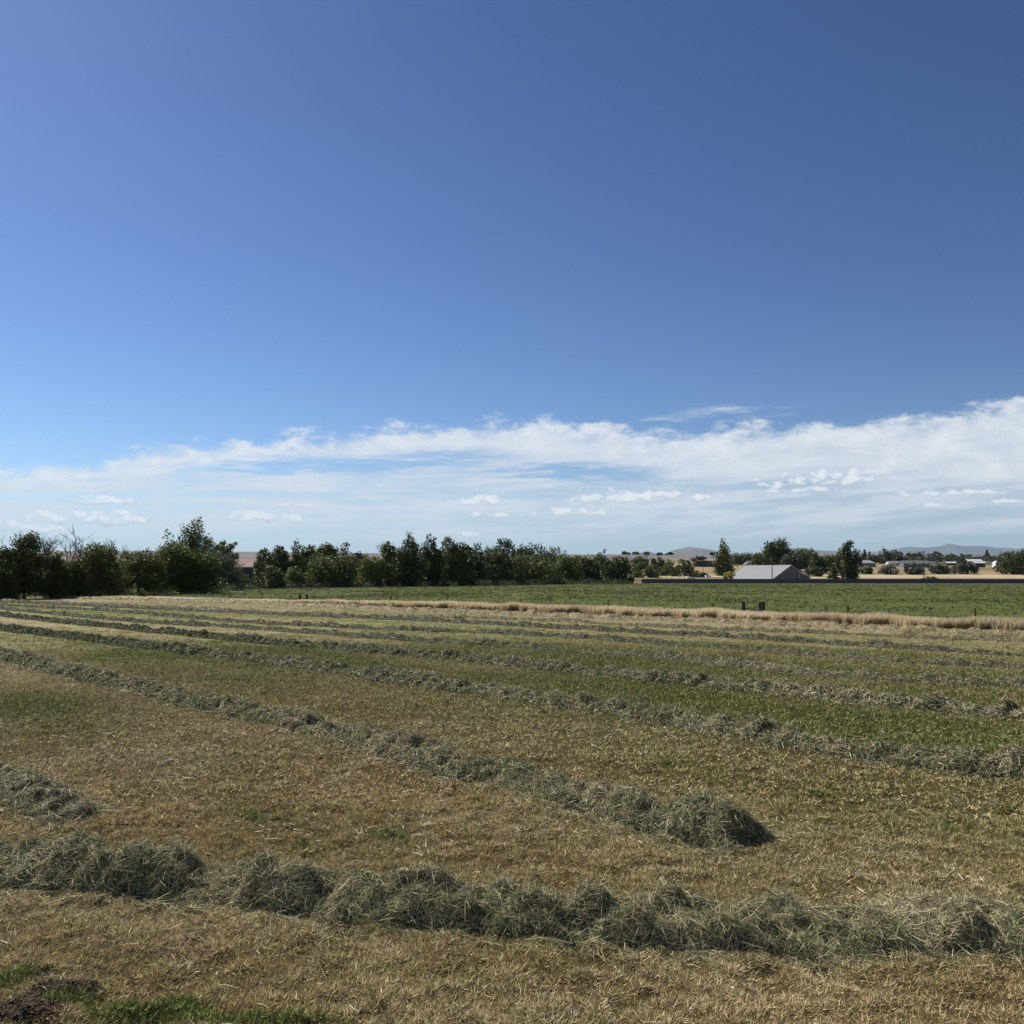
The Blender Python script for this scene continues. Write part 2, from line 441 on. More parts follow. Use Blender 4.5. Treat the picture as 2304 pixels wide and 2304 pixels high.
    Rn = rng.normal(size=(n_straw, 3)); Tn = nrm(Rn - Nn * (Rn * Nn).sum(1, keepdims=True))
    out = rng.beta(1.1, 4.5, n_straw)[:, None] * .9 - .12
    D = nrm(Tn + Nn * out)
    Ln = Lst[0] + (Lst[1] - Lst[0]) * rng.random(n_straw) ** 2.0
    Ln = np.maximum(Ln, Lst[0] * .6)
    dist = np.hypot(X, Y)
    Wd = np.maximum(Wst * .9, dist * .00045) * rng.uniform(.55, 1.4, n_straw)
    P = np.stack([X, Y, Z], 1) + Nn * rng.uniform(-.02, .03, n_straw)[:, None]
    bend = -Nn * (Ln * rng.uniform(-.1, .45, n_straw))[:, None] + perp(D) * (Ln * rng.normal(0, .12, n_straw))[:, None]
    v = rng.random(n_straw)
    patch = fbm(X * .9, Y * .9, 130 + seed, 3)          # straw-coloured against green patches
    pm = np.clip(tint + 1.3 * (patch - .5), 0, 1)
    for qx, qy, qr in ((2070, 2085, .33), (2150, 2050, .2), (1350, 1815, .25), (1770, 1508, 1.2), (760, 2055, .16), (1000, 2030, .2)):
        gx_, gy_ = G(qx, qy); pm = np.clip(pm + .9 * np.exp(-((X - gx_) ** 2 + (Y - gy_) ** 2) / qr ** 2), 0, 1)
    isp = v < (.30 + .5 * pm)
    isd = (~isp) & (v > .74 - .12 * sstep(25, 60, dist))
    c = np.where(isp[:, None], np.array([.66, .585, .37]), np.where(isd[:, None], np.array([.052, .064, .022]), np.array([.285, .312, .145])))  # dark green straws, deepened further as painted shade within the hay
    brn = (rng.random(n_straw) < .10 + .25 * tint)[:, None]
    c = np.where(brn, np.array([.26, .18, .095]) * (1 + .7 * tint), c) * rng.uniform(.65, 1.25, n_straw)[:, None]
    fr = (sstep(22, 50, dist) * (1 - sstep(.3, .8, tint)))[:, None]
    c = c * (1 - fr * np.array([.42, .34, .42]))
    if Lst[1] > .2:
        V2, F2, k = blades2(P, D, Ln, Wd, bend)
        allF = [Fq, F2 + len(Vc)]
    else:
        V2, F2, k = blades1(P, D, Ln, Wd)
        allF = [Fq, F2 + len(Vc)]
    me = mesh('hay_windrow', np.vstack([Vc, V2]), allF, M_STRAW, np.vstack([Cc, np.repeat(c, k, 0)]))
    return tag(obj('hay_windrow', me), label, 'windrow', 'windrows of cut hay lying across the field')

windrow([(-420, 1925), (-150, 1945), (0, 1962), (400, 1996), (800, 2030), (1200, 2062), (1600, 2086), (2000, 2106), (2304, 2126), (2750, 2160)], .82, .285, 300000,
        'thick green windrow nearest the camera, lying across the whole foreground', .16, 1, step=.04, Wst=.004, Lst=(.03, .21), gap=.36, dens_p=.5, scatter=.09, lumpy=1.35)
windrow([(-420, 1378), (-200, 1430), (0, 1480), (358, 1566), (715, 1644), (1073, 1742), (1431, 1838), (1690, 1908)], .78, .25, 240000,
        'long pale green windrow ending in a dark heap right of centre', .2, 2, taper=(0, .28), endpile=.55, step=.06, Wst=.0046, Lst=(.03, .21), dens_p=1.4)
windrow([(-500, 1610), (-250, 1690), (-90, 1730), (10, 1762), (90, 1822), (190, 1852)], .6, .19, 26000,
        'broken stub of a windrow running off the left edge of the photo', .2, 3, taper=(0, .25), step=.05, Wst=.005, Lst=(.05, .24), gap=.92, scatter=.25, lumpy=1.4)
windrow([(-300, 1380), (0, 1416), (477, 1476), (954, 1541), (1431, 1613), (1908, 1694), (2304, 1749), (2700, 1808)], .78, .25, 220000,
        'second long windrow, just beyond the one that ends in a heap', .16, 4, step=.09, Wst=.006, Lst=(.05, .22), scatter=.03, dens_p=1.4)
windrow([(-200, 1360), (0, 1385), (179, 1405), (537, 1441), (895, 1474), (1152, 1497), (1450, 1528), (1748, 1560), (2046, 1595), (2304, 1619), (2700, 1660)], .78, .24, 150000,
        'third long windrow counted from the camera, with bright green stubble on both sides', .18, 5, step=.12, Wst=.009, Lst=(.06, .22), scatter=.03, dens_p=1.4)
windrow([(-150, 1357), (0, 1370), (268, 1396), (537, 1413), (954, 1444), (1152, 1456), (1450, 1480), (1748, 1508), (2046, 1533), (2304, 1548), (2650, 1574)], .74, .215, 90000,
        'fourth long windrow, grey green with a tan lump right of centre', .24, 6, step=.15, Wst=.011, Lst=(.06, .17), dens_p=1.3, gap=.3)
windrow([(-100, 1356), (0, 1362), (240, 1375), (596, 1404), (1152, 1427), (1570, 1455), (1927, 1483), (2304, 1507), (2650, 1532)], .74, .20, 70000,
        'fifth long windrow from the camera, thin and fairly green', .28, 7, step=.17, Wst=.014, Lst=(.06, .17), scatter=.03, dens_p=1.2, gap=.3)
windrow([(0, 1355), (477, 1377), (894, 1395), (1152, 1408), (1450, 1425), (1748, 1442), (2046, 1460), (2304, 1475), (2600, 1493)], .78, .215, 62000,
        'sixth windrow, the dark green one next before the two straw coloured rows', .22, 8, step=.18, Wst=.015, Lst=(.06, .17), scatter=.03, dens_p=1.2, gap=.3)
windrow([(0, 1350), (300, 1363), (700, 1382), (1152, 1394), (1450, 1410), (1808, 1424), (2304, 1446), (2600, 1460)], .8, .19, 36000,
        'low patchy windrow next to the straw coloured row along the tall grass', .5, 9, step=.2, Wst=.017, Lst=(.06, .17), gap=.6, scatter=.03, dens_p=1.2)
windrow([(120, 1346), (330, 1351), (600, 1359), (900, 1373), (1152, 1384), (1500, 1397), (1659, 1403), (1987, 1419), (2304, 1432), (2600, 1446)], 1.4, .30, 44000,
        'straw coloured farthest windrow along the foot of the tall dry grass', .95, 10, step=.2, Wst=.018, Lst=(.06, .19), scatter=.03, dens_p=1.2)

# ------------------------------------------------------------------ loose straws and the fresh green tufts in front
def build_loose():
    n = 8000
    X, Y = sample_wedge(n, 4.7, 20, 1.3)
    k = fbm(X * .8, Y * .8, 140, 3)
    extra = ((X < .2) & (Y < 6.2))
    keep = rng.random(n) < np.clip(sstep(.45, .7, k) + .08 + .35 * extra, 0, 1)
    X = X[keep]; Y = Y[keep]; n = len(X)
    az = rng.uniform(0, 2 * np.pi, n); D = nrm(np.stack([np.cos(az), np.sin(az), rng.uniform(-.05, .3, n)], 1))
    Ln = rng.uniform(.05, .18, n)
    P = np.stack([X, Y, relief(X, Y) + rng.uniform(.02, .05, n)], 1)
    bend = perp(D) * (Ln * rng.normal(0, .35, n))[:, None]; bend[:, 2] = -np.abs(bend[:, 2]) * .4
    V, Fq, m = blades2(P, D, Ln, np.maximum(.0045, np.hypot(X, Y) * .00060) * rng.uniform(.6, 1.3, n), bend)
    c = np.array([.74, .66, .48]) * rng.uniform(.55, 1.2, n)[:, None]
    tag(obj('loose_straw', mesh('loose_straw', V, Fq, M_STRAW, np.repeat(c, m, 0))), 'pale single straws scattered over the stubble', 'straw', kind='stuff')
build_loose()
def build_green():
    Vs = []; Fs = []; Cs = []; off = 0
    for (px, py, rx, ry, n) in ((310, 2290, .30, .16, 2300), (385, 2277, .22, .14, 1600), (165, 2262, .16, .10, 500), (560, 2308, .40, .09, 900), (470, 2302, .3, .11, 900), (690, 2310, .35, .06, 350),
                                (880, 1880, .16, .12, 300), (570, 1838, .16, .14, 220), (1500, 1722, .22, .2, 260), (1612, 1757, .2, .2, 240), (1842, 1792, .24, .22, 260), (2135, 1868, .18, .18, 260), (150, 1892, .2, .14, 260), (680, 1905, .15, .1, 160), (1330, 1620, .3, .3, 200), (25, 2215, .2, .15, 500)):
        mx, my = G(px, py)
        X = mx + rng.normal(0, rx * .6, n); Y = my + rng.normal(0, ry * .6, n)
        near = py > 2100
        D = nrm(np.stack([rng.normal(0, .9, n), rng.normal(0, .9, n), rng.uniform(.3, 1, n)], 1))
        Ln = rng.uniform(.02, .07, n) * (1 if near else .8)
        P = np.stack([X, Y, relief(X, Y)], 1)
        P[:, 2] += rng.uniform(0, .06, n) * np.exp(-((X - mx) / rx) ** 2 - ((Y - my) / ry) ** 2)
        V, Fc, k = blades1(P, D, Ln, (.012 if near else .018) * rng.uniform(.6, 1.5, n))
        c = np.array([.215, .245, .075]) * rng.uniform(.45, 1.4, n)[:, None]
        Vs.append(V); Fs.append(Fc + off); Cs.append(np.repeat(c, 3, 0)); off += len(V)
    tag(obj('green_regrowth', mesh('green_regrowth', np.concatenate(Vs), np.concatenate(Fs), M_STUB, np.concatenate(Cs))), 'fresh green tufts growing through the stubble', 'grass', kind='stuff')
build_green()
def build_clods():
    n = 26000
    px = np.array([(40, 2295), (140, 2245), (90, 2205), (210, 2225), (60, 2260)]); k = rng.integers(0, 5, n)
    C = np.array([G(*p) for p in px])[k]
    X = C[:, 0] + rng.normal(0, .17, n); Y = C[:, 1] + rng.normal(0, .11, n)
    ok = soil_mask(X, Y) > .12; X = X[ok]; Y = Y[ok]; n = len(X)
    s = .006 + .022 * rng.random(n) ** 4
    P = np.stack([X, Y, relief(X, Y) - s * .3], 1)
    a = rng.normal(size=(n, 4, 3)); a /= np.linalg.norm(a, axis=2, keepdims=True)
    V = P[:, None, :] + a * s[:, None, None]
    o = np.arange(n)[:, None] * 4
    Fc = np.concatenate([o + np.array(t) for t in ((0, 1, 2), (0, 2, 3), (0, 3, 1), (1, 3, 2))], 0)
    c = np.array([.080, .060, .038]) * rng.uniform(.5, 1.4, n)[:, None]
    tag(obj('soil_clods', mesh('soil_clods', V.reshape(-1, 3), Fc, M_STUB, np.repeat(c, 4, 0))), 'dark crumbly soil pushed up in the near left corner', 'soil', kind='stuff')
build_clods()

# ------------------------------------------------------------------ tall dry grass along the fence, pasture tufts
def build_dry():
    xs = np.linspace(230, 2750, 900)
    F0 = np.array([G(x, y) for x, y in zip(xs, np.interp(xs, [230, 330, 600, 1000, 1152, 1500, 1800, 2304, 2800], [1346, 1349, 1357, 1369, 1375, 1389, 1400, 1421, 1441]))])
    B0 = np.array([G(x, 1352 + (x - 675) * .029 - .3) for x in xs])
    seg = np.linalg.norm(np.diff(F0, axis=0), axis=1); dist = np.hypot(F0[:-1, 0], F0[:-1, 1])
    n = 330000
    pdf = seg / dist ** 1.1; cdf = np.concatenate([[0], np.cumsum(pdf)]); cdf /= cdf[-1]
    u = np.interp(rng.random(n), cdf, np.arange(len(xs)))
    i = np.clip(u.astype(int), 0, len(xs) - 2); fr = u - i
    a = F0[i] * (1 - fr)[:, None] + F0[i + 1] * fr[:, None]; b = B0[i] * (1 - fr)[:, None] + B0[i + 1] * fr[:, None]
    w = rng.random(n) ** 1.6
    edge = (fbm(u * .06, u * 0, 150, 3) - .5) * .25
    P2 = a + (b - a) * (w + edge * (1 - w))[:, None]
    X, Y = P2[:, 0], P2[:, 1]
    clump = fbm(X * .55, Y * .55, 151, 3); hgt = (.50 + .36 * fbm(X * .25, Y * .25, 152, 3)) * (.72 + .56 * clump)
    pxu = np.interp(u, np.arange(len(xs)), xs)
    hgt = hgt * (.55 + .45 * sstep(500, 1000, pxu))
    hgt = hgt * (.75 + .35 * rng.random(n)) * (1 - .74 * sstep(.12, .6, w))
    D = nrm(np.stack([.12 + rng.normal(0, .17, n), rng.normal(0, .17, n), np.ones(n)], 1))
    P = np.stack([X, Y, relief(X, Y)], 1)
    bend = np.stack([rng.normal(.06, .09, n), rng.normal(0, .07, n), -np.abs(rng.normal(0, .05, n))], 1)
    d = np.hypot(X, Y)
    V, Fq, k = blades2(P, D, hgt, np.maximum(.010, d * .00030) * rng.uniform(.6, 1.4, n), bend)
    gold = np.array([.68, .585, .40]); rust = np.array([.60, .49, .33]); green = np.array([.22, .21, .10])
    tn = fbm(X * .18, Y * .18, 153, 3)[:, None]
    c = rust + (gold - rust) * sstep(.35, .62, tn)
    gg = (rng.random(n) < .30 * sstep(.5, .72, fbm(X * .3, Y * .3, 154, 3)) * (1 - w * .5))[:, None]
    c = np.where(gg, green, c) * rng.uniform(.65, 1.3, n)[:, None]
    low = np.where(gg, c, c * np.array([.80, .76, .72]))         # colour darker and browner towards the base, lighter at the tip
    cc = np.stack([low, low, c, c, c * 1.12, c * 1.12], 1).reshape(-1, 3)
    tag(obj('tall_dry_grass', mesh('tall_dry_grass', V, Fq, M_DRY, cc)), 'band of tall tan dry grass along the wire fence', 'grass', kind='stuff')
build_dry()
def build_pasture_tufts():
    n = 90000
    X, Y = sample_wedge(n, 55, 500, 1.55, 34)
    q = line_q(X, Y, FENCE)
    pn = fbm(X * .09, Y * .035, 51, 4); pn2 = fbm(X * .45, Y * .16, 52, 3)
    ok = (q > .3) & (Y < 498) & (rng.random(n) < .25 + .75 * sstep(.4, .65, .5 * pn + .5 * pn2))
    X = X[ok]; Y = Y[ok]; n = len(X); d = np.hypot(X, Y)
    s = np.clip(d * .0017, .10, .6)
    m = 3
    P = np.stack([X, Y, Hn(X, Y) + relief(X, Y)], 1)
    P = np.repeat(P, m, 0) + np.concatenate([rng.normal(0, 1, (n * m, 2)) * np.repeat(s, m)[:, None] * .8, np.zeros((n * m, 1))], 1)
    D = nrm(np.stack([rng.normal(0, .5, n * m), rng.normal(0, .5, n * m), rng.uniform(.5, 1, n * m)], 1))
    V, Fc, k = blades1(P, D, np.repeat(.09 + .09 * rng.random(n), m), np.repeat(s, m) * rng.uniform(.4, .9, n * m))
    pale = fbm(X * .12, Y * .05, 55, 3)
    c = np.where((rng.random(n) < .16 + .55 * sstep(.48, .68, pale))[:, None], np.array([.25, .24, .125]), np.array([.090, .108, .028])) * rng.uniform(.7, 1.3, n)[:, None]
    tag(obj('pasture_grass', mesh('pasture_grass', V, Fc, M_STUB, np.repeat(np.repeat(c, m, 0), 3, 0))), 'green pasture grass with pale seed heads beyond the wire fence', 'grass', kind='stuff')
build_pasture_tufts()

# ------------------------------------------------------------------ wire fence and brace posts
M_POST = paint('weathered_steel', (.055, .058, .05), .7)
M_WIRE = paint('galvanised_wire', (.10, .11, .09), .6)
M_TIE = paint('old_timber', (.035, .028, .022), .9, .3, 4, 0, (1, 1, .2))
M_RAIL = paint('weathered_rail', (.13, .10, .075), .9, .25, 4)
def fence_y(x): return 1352 + (x - 675) * .029
def build_fence():
    xs = [420, 440, 460, 480, 500, 517, 535, 550, 570, 589, 610, 632, 654, 704, 720, 745, 769, 796, 823, 850, 879, 909, 939, 972, 1006, 1041, 1078, 1122, 1170, 1219, 1271, 1318, 1368, 1423, 1482, 1540, 1604,
          1747, 1825, 1908, 2000, 2095, 2195, 2310, 2430]
    big = {589, 769, 879, 1006, 1170, 1368, 1604, 1908, 2195}
    t = thing('wire_fence', 'low wire fence on thin dark posts behind the tall dry grass', 'fence', (*G(1170, fence_y(1170)), 0))
    ox, oy = t.location[0], t.location[1]
    for x in xs:
        gx, gy = G(x, fence_y(x)); b = MB(); h = .86 if x in big else .74
        w = .05 if x in big else .022
        if x in big:
            b.tube((gx - ox, gy - oy, -.1), (gx - ox + .01, gy - oy, h), w * 1.1, w, 7); b.build('post', M_TIE, t)
        else:
            b.box(gx - ox - w, gx - ox + w, gy - oy - .006, gy - oy + .006, -.1, h); b.box(gx - ox - .006, gx - ox + .006, gy - oy + .006, gy - oy + .04, -.1, h); b.build('post', M_POST, t)
    a = G(300, fence_y(300)); e = G(2600, fence_y(2600))
    for z in (.33, .5, .68):
        b = MB(); b.tube((a[0] - ox, a[1] - oy, z), (e[0] - ox, e[1] - oy, z), .006, None, 5); b.build('wire', M_WIRE, t)
build_fence()
def brace(x0, x1, ytop, label, double):
    p0 = G(x0, fence_y(x0)); p1 = G(x1, fence_y(x1))
    t = thing('fence_brace', label, 'fence posts', (p0[0], p0[1], 0), 0, 'timber brace posts in the wire fence')
    d = Vector((p1[0] - p0[0], p1[1] - p0[1], 0)); l = d.length; u = d.normalized(); w = Vector((-u.y, u.x, 0))
    h0 = at(x0, ytop, p0[1]).z; 
    def post(c, h, r=.11):
        b = MB(); c = Vector(c)
        pts = [c + u * r * a + w * r * bb + Vector((0, 0, -.2)) for a, bb in ((-1, -.8), (-.8, -1), (.8, -1), (1, -.8), (1, .8), (.8, 1), (-.8, 1), (-1, .8))]
        b.prism(pts, (0.012, 0, h + .2)); b.build('post', M_TIE, t)
    post((0, 0, 0), h0)
    post(d, h0 + .02)
    if double: post(d - u * .30, h0 - .03, .085)
    b = MB(); b.tube(u * .1 + Vector((0, 0, .42)), d - u * .1 + Vector((0, 0, .36)), .045, .04, 8); b.build('rail', M_RAIL, t)
brace(1673, 1718, 1353.5, 'pair of stout dark timber brace posts in the fence below the grey barn', True)
brace(675, 690, 1337, 'small distant pair of dark brace posts in the fence left of centre', False)

# ------------------------------------------------------------------ trees
def tubes_mesh(segs, n=6):
    """segs: list of (p0, p1, r0, r1)"""
    V = []; Fq = []
    for (a, b, r0, r1) in segs:
        a = Vector(a); b = Vector(b); d = (b - a)
        if d.length < 1e-4: continue
        d.normalize(); u = d.orthogonal().normalized(); w = d.cross(u); o = len(V)
        for c, r in ((a, r0), (b, r1)):
            for i in range(n):
                t = 2 * math.pi * i / n; V.append(c + (u * math.cos(t) + w * math.sin(t)) * r)
        for i in range(n): Fq.append((o + i, o + (i + 1) % n, o + n + (i + 1) % n, o + n + i))
    return np.array([tuple(v) for v in V]), np.array(Fq)
def limb(segs, a, b, r0, r1, rnd, k=4, wob=.08):
    a = Vector(a); b = Vector(b); L = (b - a).length; p = a
    for i in range(k):
        t = (i + 1) / k
        q = a.lerp(b, t) + (Vector((rnd.gauss(0, 1), rnd.gauss(0, 1), rnd.gauss(0, .5))) * L * wob if i < k - 1 else Vector())
        segs.append((p, q, r0 + (r1 - r0) * (i / k), r0 + (r1 - r0) * t)); p = q
def leaves(C, Rr, N, size, col, rs, jitter=.25):
    """C (k,3) clump centres, Rr (k,3) radii -> diamond leaf clumps"""
    k = len(C); w = (Rr[:, 0] * Rr[:, 2]); idx = rs.choice(k, N, p=w / w.sum())
    d = rs.normal(size=(N, 3)); d /= np.linalg.norm(d, axis=1, keepdims=True)
    r = rs.random(N) ** .45 * (1 + rs.normal(0, .10, N))
    P = C[idx] + d * r[:, None] * Rr[idx]
    P[:, 2] = np.maximum(P[:, 2], .05)
    nn = nrm(d * .6 + rs.normal(size=(N, 3)) * .8 + np.array([0, 0, .35]))
    a = np.cross(nn, rs.normal(size=(N, 3))); a = nrm(a); b = np.cross(nn, a)
    s = size * rs.uniform(.55, 1.35, N)[:, None]
    V = np.stack([P - a * s * .8, P - b * s * .45, P + a * s * .8, P + b * s * .45], 1).reshape(-1, 3)
    cv = rs.uniform(.75, 1.3, k)[idx] * rs.uniform(.7, 1.35, N)
    hue = rs.normal(0, .08, N)
    c = np.array(col)[None, :] * cv[:, None] * np.stack([1 + hue, np.ones(N), 1 - hue], 1)
    return V, np.arange(4 * N).reshape(N, 4), np.repeat(np.clip(c, .005, 1), 4, 0)
GREEN = (.088, .108, .020); DARK = (.060, .076, .017); OLIVE = (.105, .118, .072); BRIGHT = (.125, .150, .028); GREYG = (.062, .078, .040)
BROWN = (.085, .075, .048); PALE = (.13, .145, .08); YEL = (.36, .33, .04); SAGE = (.17, .165, .12)
TREE_GROUP = {'R': 'leafy trees of the belt and settlement', 'P': 'tall upright trees', 'B': 'bushes', 'C': 'conifers', 'D': 'bare dead trees'}
_seed = [100]
def tree(kind, x, w, top, base, label, col=GREEN, Y=None, dens=1.0, name=None, cat=None):
    _seed[0] += 1; sd = _seed[0]; rs = np.random.default_rng(sd); rnd = random.Random(sd)
    Y = depth_for(base) if Y is None else Y
    X = (x - 1152) / F * Y
    gz = float(Hn(np.array([X]), np.array([Y]))[0]) - .1
    mpp = Y / F
    w *= (1.3 if x < 1420 else 1.15) if kind == 'R' else 1.3 if kind == 'B' else 1.5 if kind == 'D' else (1.3 if x < 1420 and w < 70 else 1.0)
    H = at(x, top, Y).z - gz; W = w * mpp
    name = name or {'R': 'leafy_tree', 'P': 'poplar_tree', 'B': 'bush', 'C': 'conifer_tree', 'D': 'bare_tree'}[kind]
    cat = cat or {'B': 'bush'}.get(kind, 'tree')
    leaf = 2.4 * 2.25 * mpp
    area_px = (H / mpp / 2.25) * (W / mpp / 2.25)
    segs = []
    if kind == 'D':
        def branch(p, d, L, r, lev):
            q = p + d * L; limb(segs, p, q, r, r * .55, rnd, 3, .05)
            if lev == 0: return
            for i in range(rnd.choice((3, 4, 5))):
                f = rnd.uniform(.4, 1)
                nd = (d + Vector((rnd.gauss(0, .6), rnd.gauss(0, .6), rnd.gauss(.25, .25)))).normalized()
                branch(p.lerp(q, f), nd, L * rnd.uniform(.45, .7), max(r * .55, .034), lev - 1)
        lean = Vector((rnd.gauss(0, .07), rnd.gauss(0, .05), 1)).normalized()
        branch(Vector((0, 0, 0)), lean, H * .62, max(.16, H * .016), 3)
        V, Fq = tubes_mesh(segs, 5)
        zs = H / V[:, 2].max(); V[:, 2] *= zs
        xs_ = (W / 2) / max(.1, np.percentile(np.abs(V[:, 0]), 97)); V[:, :2] *= np.clip(xs_, .5, 1.8)
        me = mesh(name, V, Fq, M_BARK, np.tile(np.array([.10, .085, .07]), (len(V), 1)))
        o = obj(name, me, None, (X, Y, gz)); tag(o, label, 'dead tree', TREE_GROUP['D']); return o
    t = thing(name, label, cat, (X, Y, gz), 0, TREE_GROUP[kind])
    C = []; Rr = []
    rx = W / 2
    if kind == 'R':
        zc = H * .50; rz = H * .48; nl = rnd.randint(40, 54)
        for i in range(nl):
            for _ in range(20):
                d = rs.normal(size=3); d /= np.linalg.norm(d)
                rr = .2 + .72 * rs.random() ** .5
                p = np.array([d[0] * rx, d[1] * rx * .9, d[2] * rz]) * rr
                z = zc + p[2]
                if z < H * .08: continue
                break
            cr = rx * rs.uniform(.24, .46)
            p[0] = np.clip(p[0], -rx + cr * .8, rx - cr * .8)
            zz = min(zc + p[2], H - cr * .9)
            C.append((p[0], p[1], max(zz, cr * .5))); Rr.append((cr, cr, cr * rs.uniform(.75, 1.15)))
        for q_ in range(3): C.append((rs.normal(0, .13) * W, rs.normal(0, .1) * W, H - rx * (.3 + .22 * q_))); Rr.append((rx * (.3 + .1 * q_), rx * (.3 + .1 * q_), rx * .3))
        for i in range(14):     # skirts reaching the ground
            C.append((rs.uniform(-1, 1) * rx, rs.uniform(-.7, .7) * rx, H * rs.uniform(.05, .32))); Rr.append((rx * .36, rx * .36, H * .15))
        for i in range(9):
            p = rnd.choice(C); limb(segs, (0, 0, H * rnd.uniform(.12, .3)), p, .05 + H * .008, .03, rnd)
        limb(segs, (0, 0, -.3), (rs.normal(0, .02) * W, 0, H * .75), .08 + H * .017, .05, rnd, 5, .03)
    elif kind == 'P':
        ns = rnd.randint(8, 9) if w > 60 else rnd.randint(3, 5)
        for i in range(ns):
            f = (i + .5) / ns * 2 - 1; f += rnd.uniform(-.12, .12)
            tipx = f * rx * .74; tipy = rnd.uniform(-.6, .6) * rx
            tz = H * (1 - .42 * abs(f) ** 1.5 - rnd.uniform(0, .07)) if abs(f) > .2 else H * rnd.uniform(.95, .99)
            b0 = Vector((tipx * .25, tipy * .25, H * .12)); tp = Vector((tipx, tipy, tz))
            limb(segs, (0, 0, H * .05), tp, .10 + H * .009, .03, rnd, 5, .025)
            m = 9
            for j in range(m):
                u = (j + .6) / m; p = b0.lerp(tp, u)
                cr = rx * (.56 if ns < 6 else .34) * (1.12 - .66 * u) * rnd.uniform(.75, 1.3)
                C.append((p.x + rnd.gauss(0, .08) * rx, p.y + rnd.gauss(0, .1) * rx, p.z - cr * .4)); Rr.append((cr, cr, cr * 1.5))
        for i in range(22):
            C.append((rs.uniform(-.85, .85) * rx, rs.uniform(-.6, .6) * rx, H * rs.uniform(.06, .55))); Rr.append((rx * .34, rx * .34, H * .1))
        limb(segs, (0, 0, -.3), (0, 0, H * .7), .1 + H * .018, .06, rnd, 5, .02)
    elif kind == 'B':
        for i in range(20):
            a = rs.uniform(0, 2 * np.pi); rr = rx * (.78 * rs.random() ** .5); z = H * rs.uniform(.12, .75) * (1 - .55 * (rr / rx) ** 2)
            cr = rx * rs.uniform(.2, .36); C.append((math.cos(a) * rr, math.sin(a) * rr, z)); Rr.append((cr, cr, min(cr, H * .28)))
        C.append((rs.normal(0, .1) * W, 0, H * .82)); Rr.append((rx * .36, rx * .36, H * .17))
        for i in range(7):
            limb(segs, (rs.normal(0, .05) * W, 0, -.1), rnd.choice(C), .05 + H * .012, .02, rnd, 3)
    elif kind == 'C':
        for i in range(26):
            u = (i + .5) / 26; r = rx * (1 - u) * .95 + .02 * W; a = i * 2.4
            C.append((math.cos(a) * r * .55, math.sin(a) * r * .55, H * (.06 + .92 * u))); Rr.append((max(r * .55, .05 * W), max(r * .55, .05 * W), H * .05))
        limb(segs, (0, 0, -.2), (0, 0, H * .96), .06 + H * .014, .03, rnd, 4, .01)
    C = np.array(C); Rr = np.array(Rr)
    N = int(np.clip(area_px * 4.2 * dens, 300, 18000))
    V, Fq, c = leaves(C, Rr, N, leaf * (.62 if col is not OLIVE else .5), col, rs)
    V2, F2 = tubes_mesh(segs, 6)
    obj('trunk', mesh('trunk', V2, F2, M_BARK, np.tile(np.array([.085, .068, .052]), (len(V2), 1))), t)
    obj('crown', mesh('crown', V, Fq, M_LEAF, c), t)
    return t

T = tree
# --- the belt on the left, near end at the left edge of the photo
T('R', 8, 70, 1226, 1348, 'dense dark leafy tree cut off by the left edge of the photo', DARK)
T('D', 2, 60, 1180, 1344, 'grey bare dead tree rising above the dark tree at the left edge')
T('R', 60, 72, 1193, 1347, 'tall dark leafy tree with a knobbly top, second from the left edge', DARK)
T('R', 116, 62, 1238, 1346, 'low dark leafy tree in the dip right of the knobbly tall tree', DARK)
T('D', 100, 40, 1204, 1340, 'short bare dead tree just right of the knobbly dark tree top')
T('D', 128, 44, 1199, 1340, 'forked bare dead tree, left neighbour of the tallest bare tree')
T('D', 148, 36, 1206, 1340, 'slim bare dead tree squeezed against the tallest bare tree')
T('D', 168, 58, 1176, 1340, 'tallest bare dead tree in the belt, standing clear against the cloud')
T('R', 165, 62, 1246, 1345, 'low dark leafy tree under the tallest bare dead tree', DARK)
T('D', 208, 36, 1207, 1338, 'bare dead twigs poking over the broad tree right of the tallest bare tree')
T('D', 262, 32, 1211, 1336, 'last thin bare dead tree on the right of the group of bare trees')
T('R', 226, 98, 1223, 1343, 'broad round leafy tree right of the bare dead trees', GREEN)
T('R', 316, 88, 1231, 1339, 'broad low leafy tree left of the tallest cottonwood', GREEN)
T('P', 432, 142, 1156, 1333, 'tallest tree of the belt, a many-stemmed cottonwood with a spiky top', GREEN, dens=1.15, name='cottonwood_tree')
T('R', 388, 84, 1216, 1336, 'bright topped leafy tree in front of the cottonwood, on its left', BRIGHT)
T('R', 444, 76, 1233, 1336, 'leafy tree in front of the cottonwood, on its right', GREEN)
T('R', 492, 46, 1214, 1322, 'leafy tree peeping up between the cottonwood and the grey green tree', GREEN)
T('R', 522, 28, 1218, 1318, 'round topped leafy tree behind the grey green tree', GREEN)
T('R', 503, 68, 1238, 1328, 'rounded grey green olive tree right of the cottonwood', OLIVE, name='olive_tree')
T('R', 594, 34, 1232, 1318, 'small dark leafy tree just right of the pink roofed house', DARK)
T('R', 627, 50, 1227, 1319, 'dark leafy tree, second to the right of the pink roofed house', DARK)
T('B', 558, 42, 1289, 1324, 'low bright bush below the pink roofed house', BRIGHT)
T('B', 608, 66, 1269, 1324, 'large rounded green bush below right of the pink roofed house', GREEN)
T('P', 670, 50, 1211, 1319, 'upright pale green tree standing highest left of the gap in the belt', BRIGHT, dens=.9)
T('B', 664, 62, 1274, 1322, 'bright green bush at the foot of the upright pale green tree', BRIGHT)
T('R', 708, 52, 1225, 1319, 'leafy tree right of the upright pale green tree', GREEN)
T('R', 738, 50, 1221, 1319, 'leafy tree left of the one with the wispy tip near the gap', GREEN)
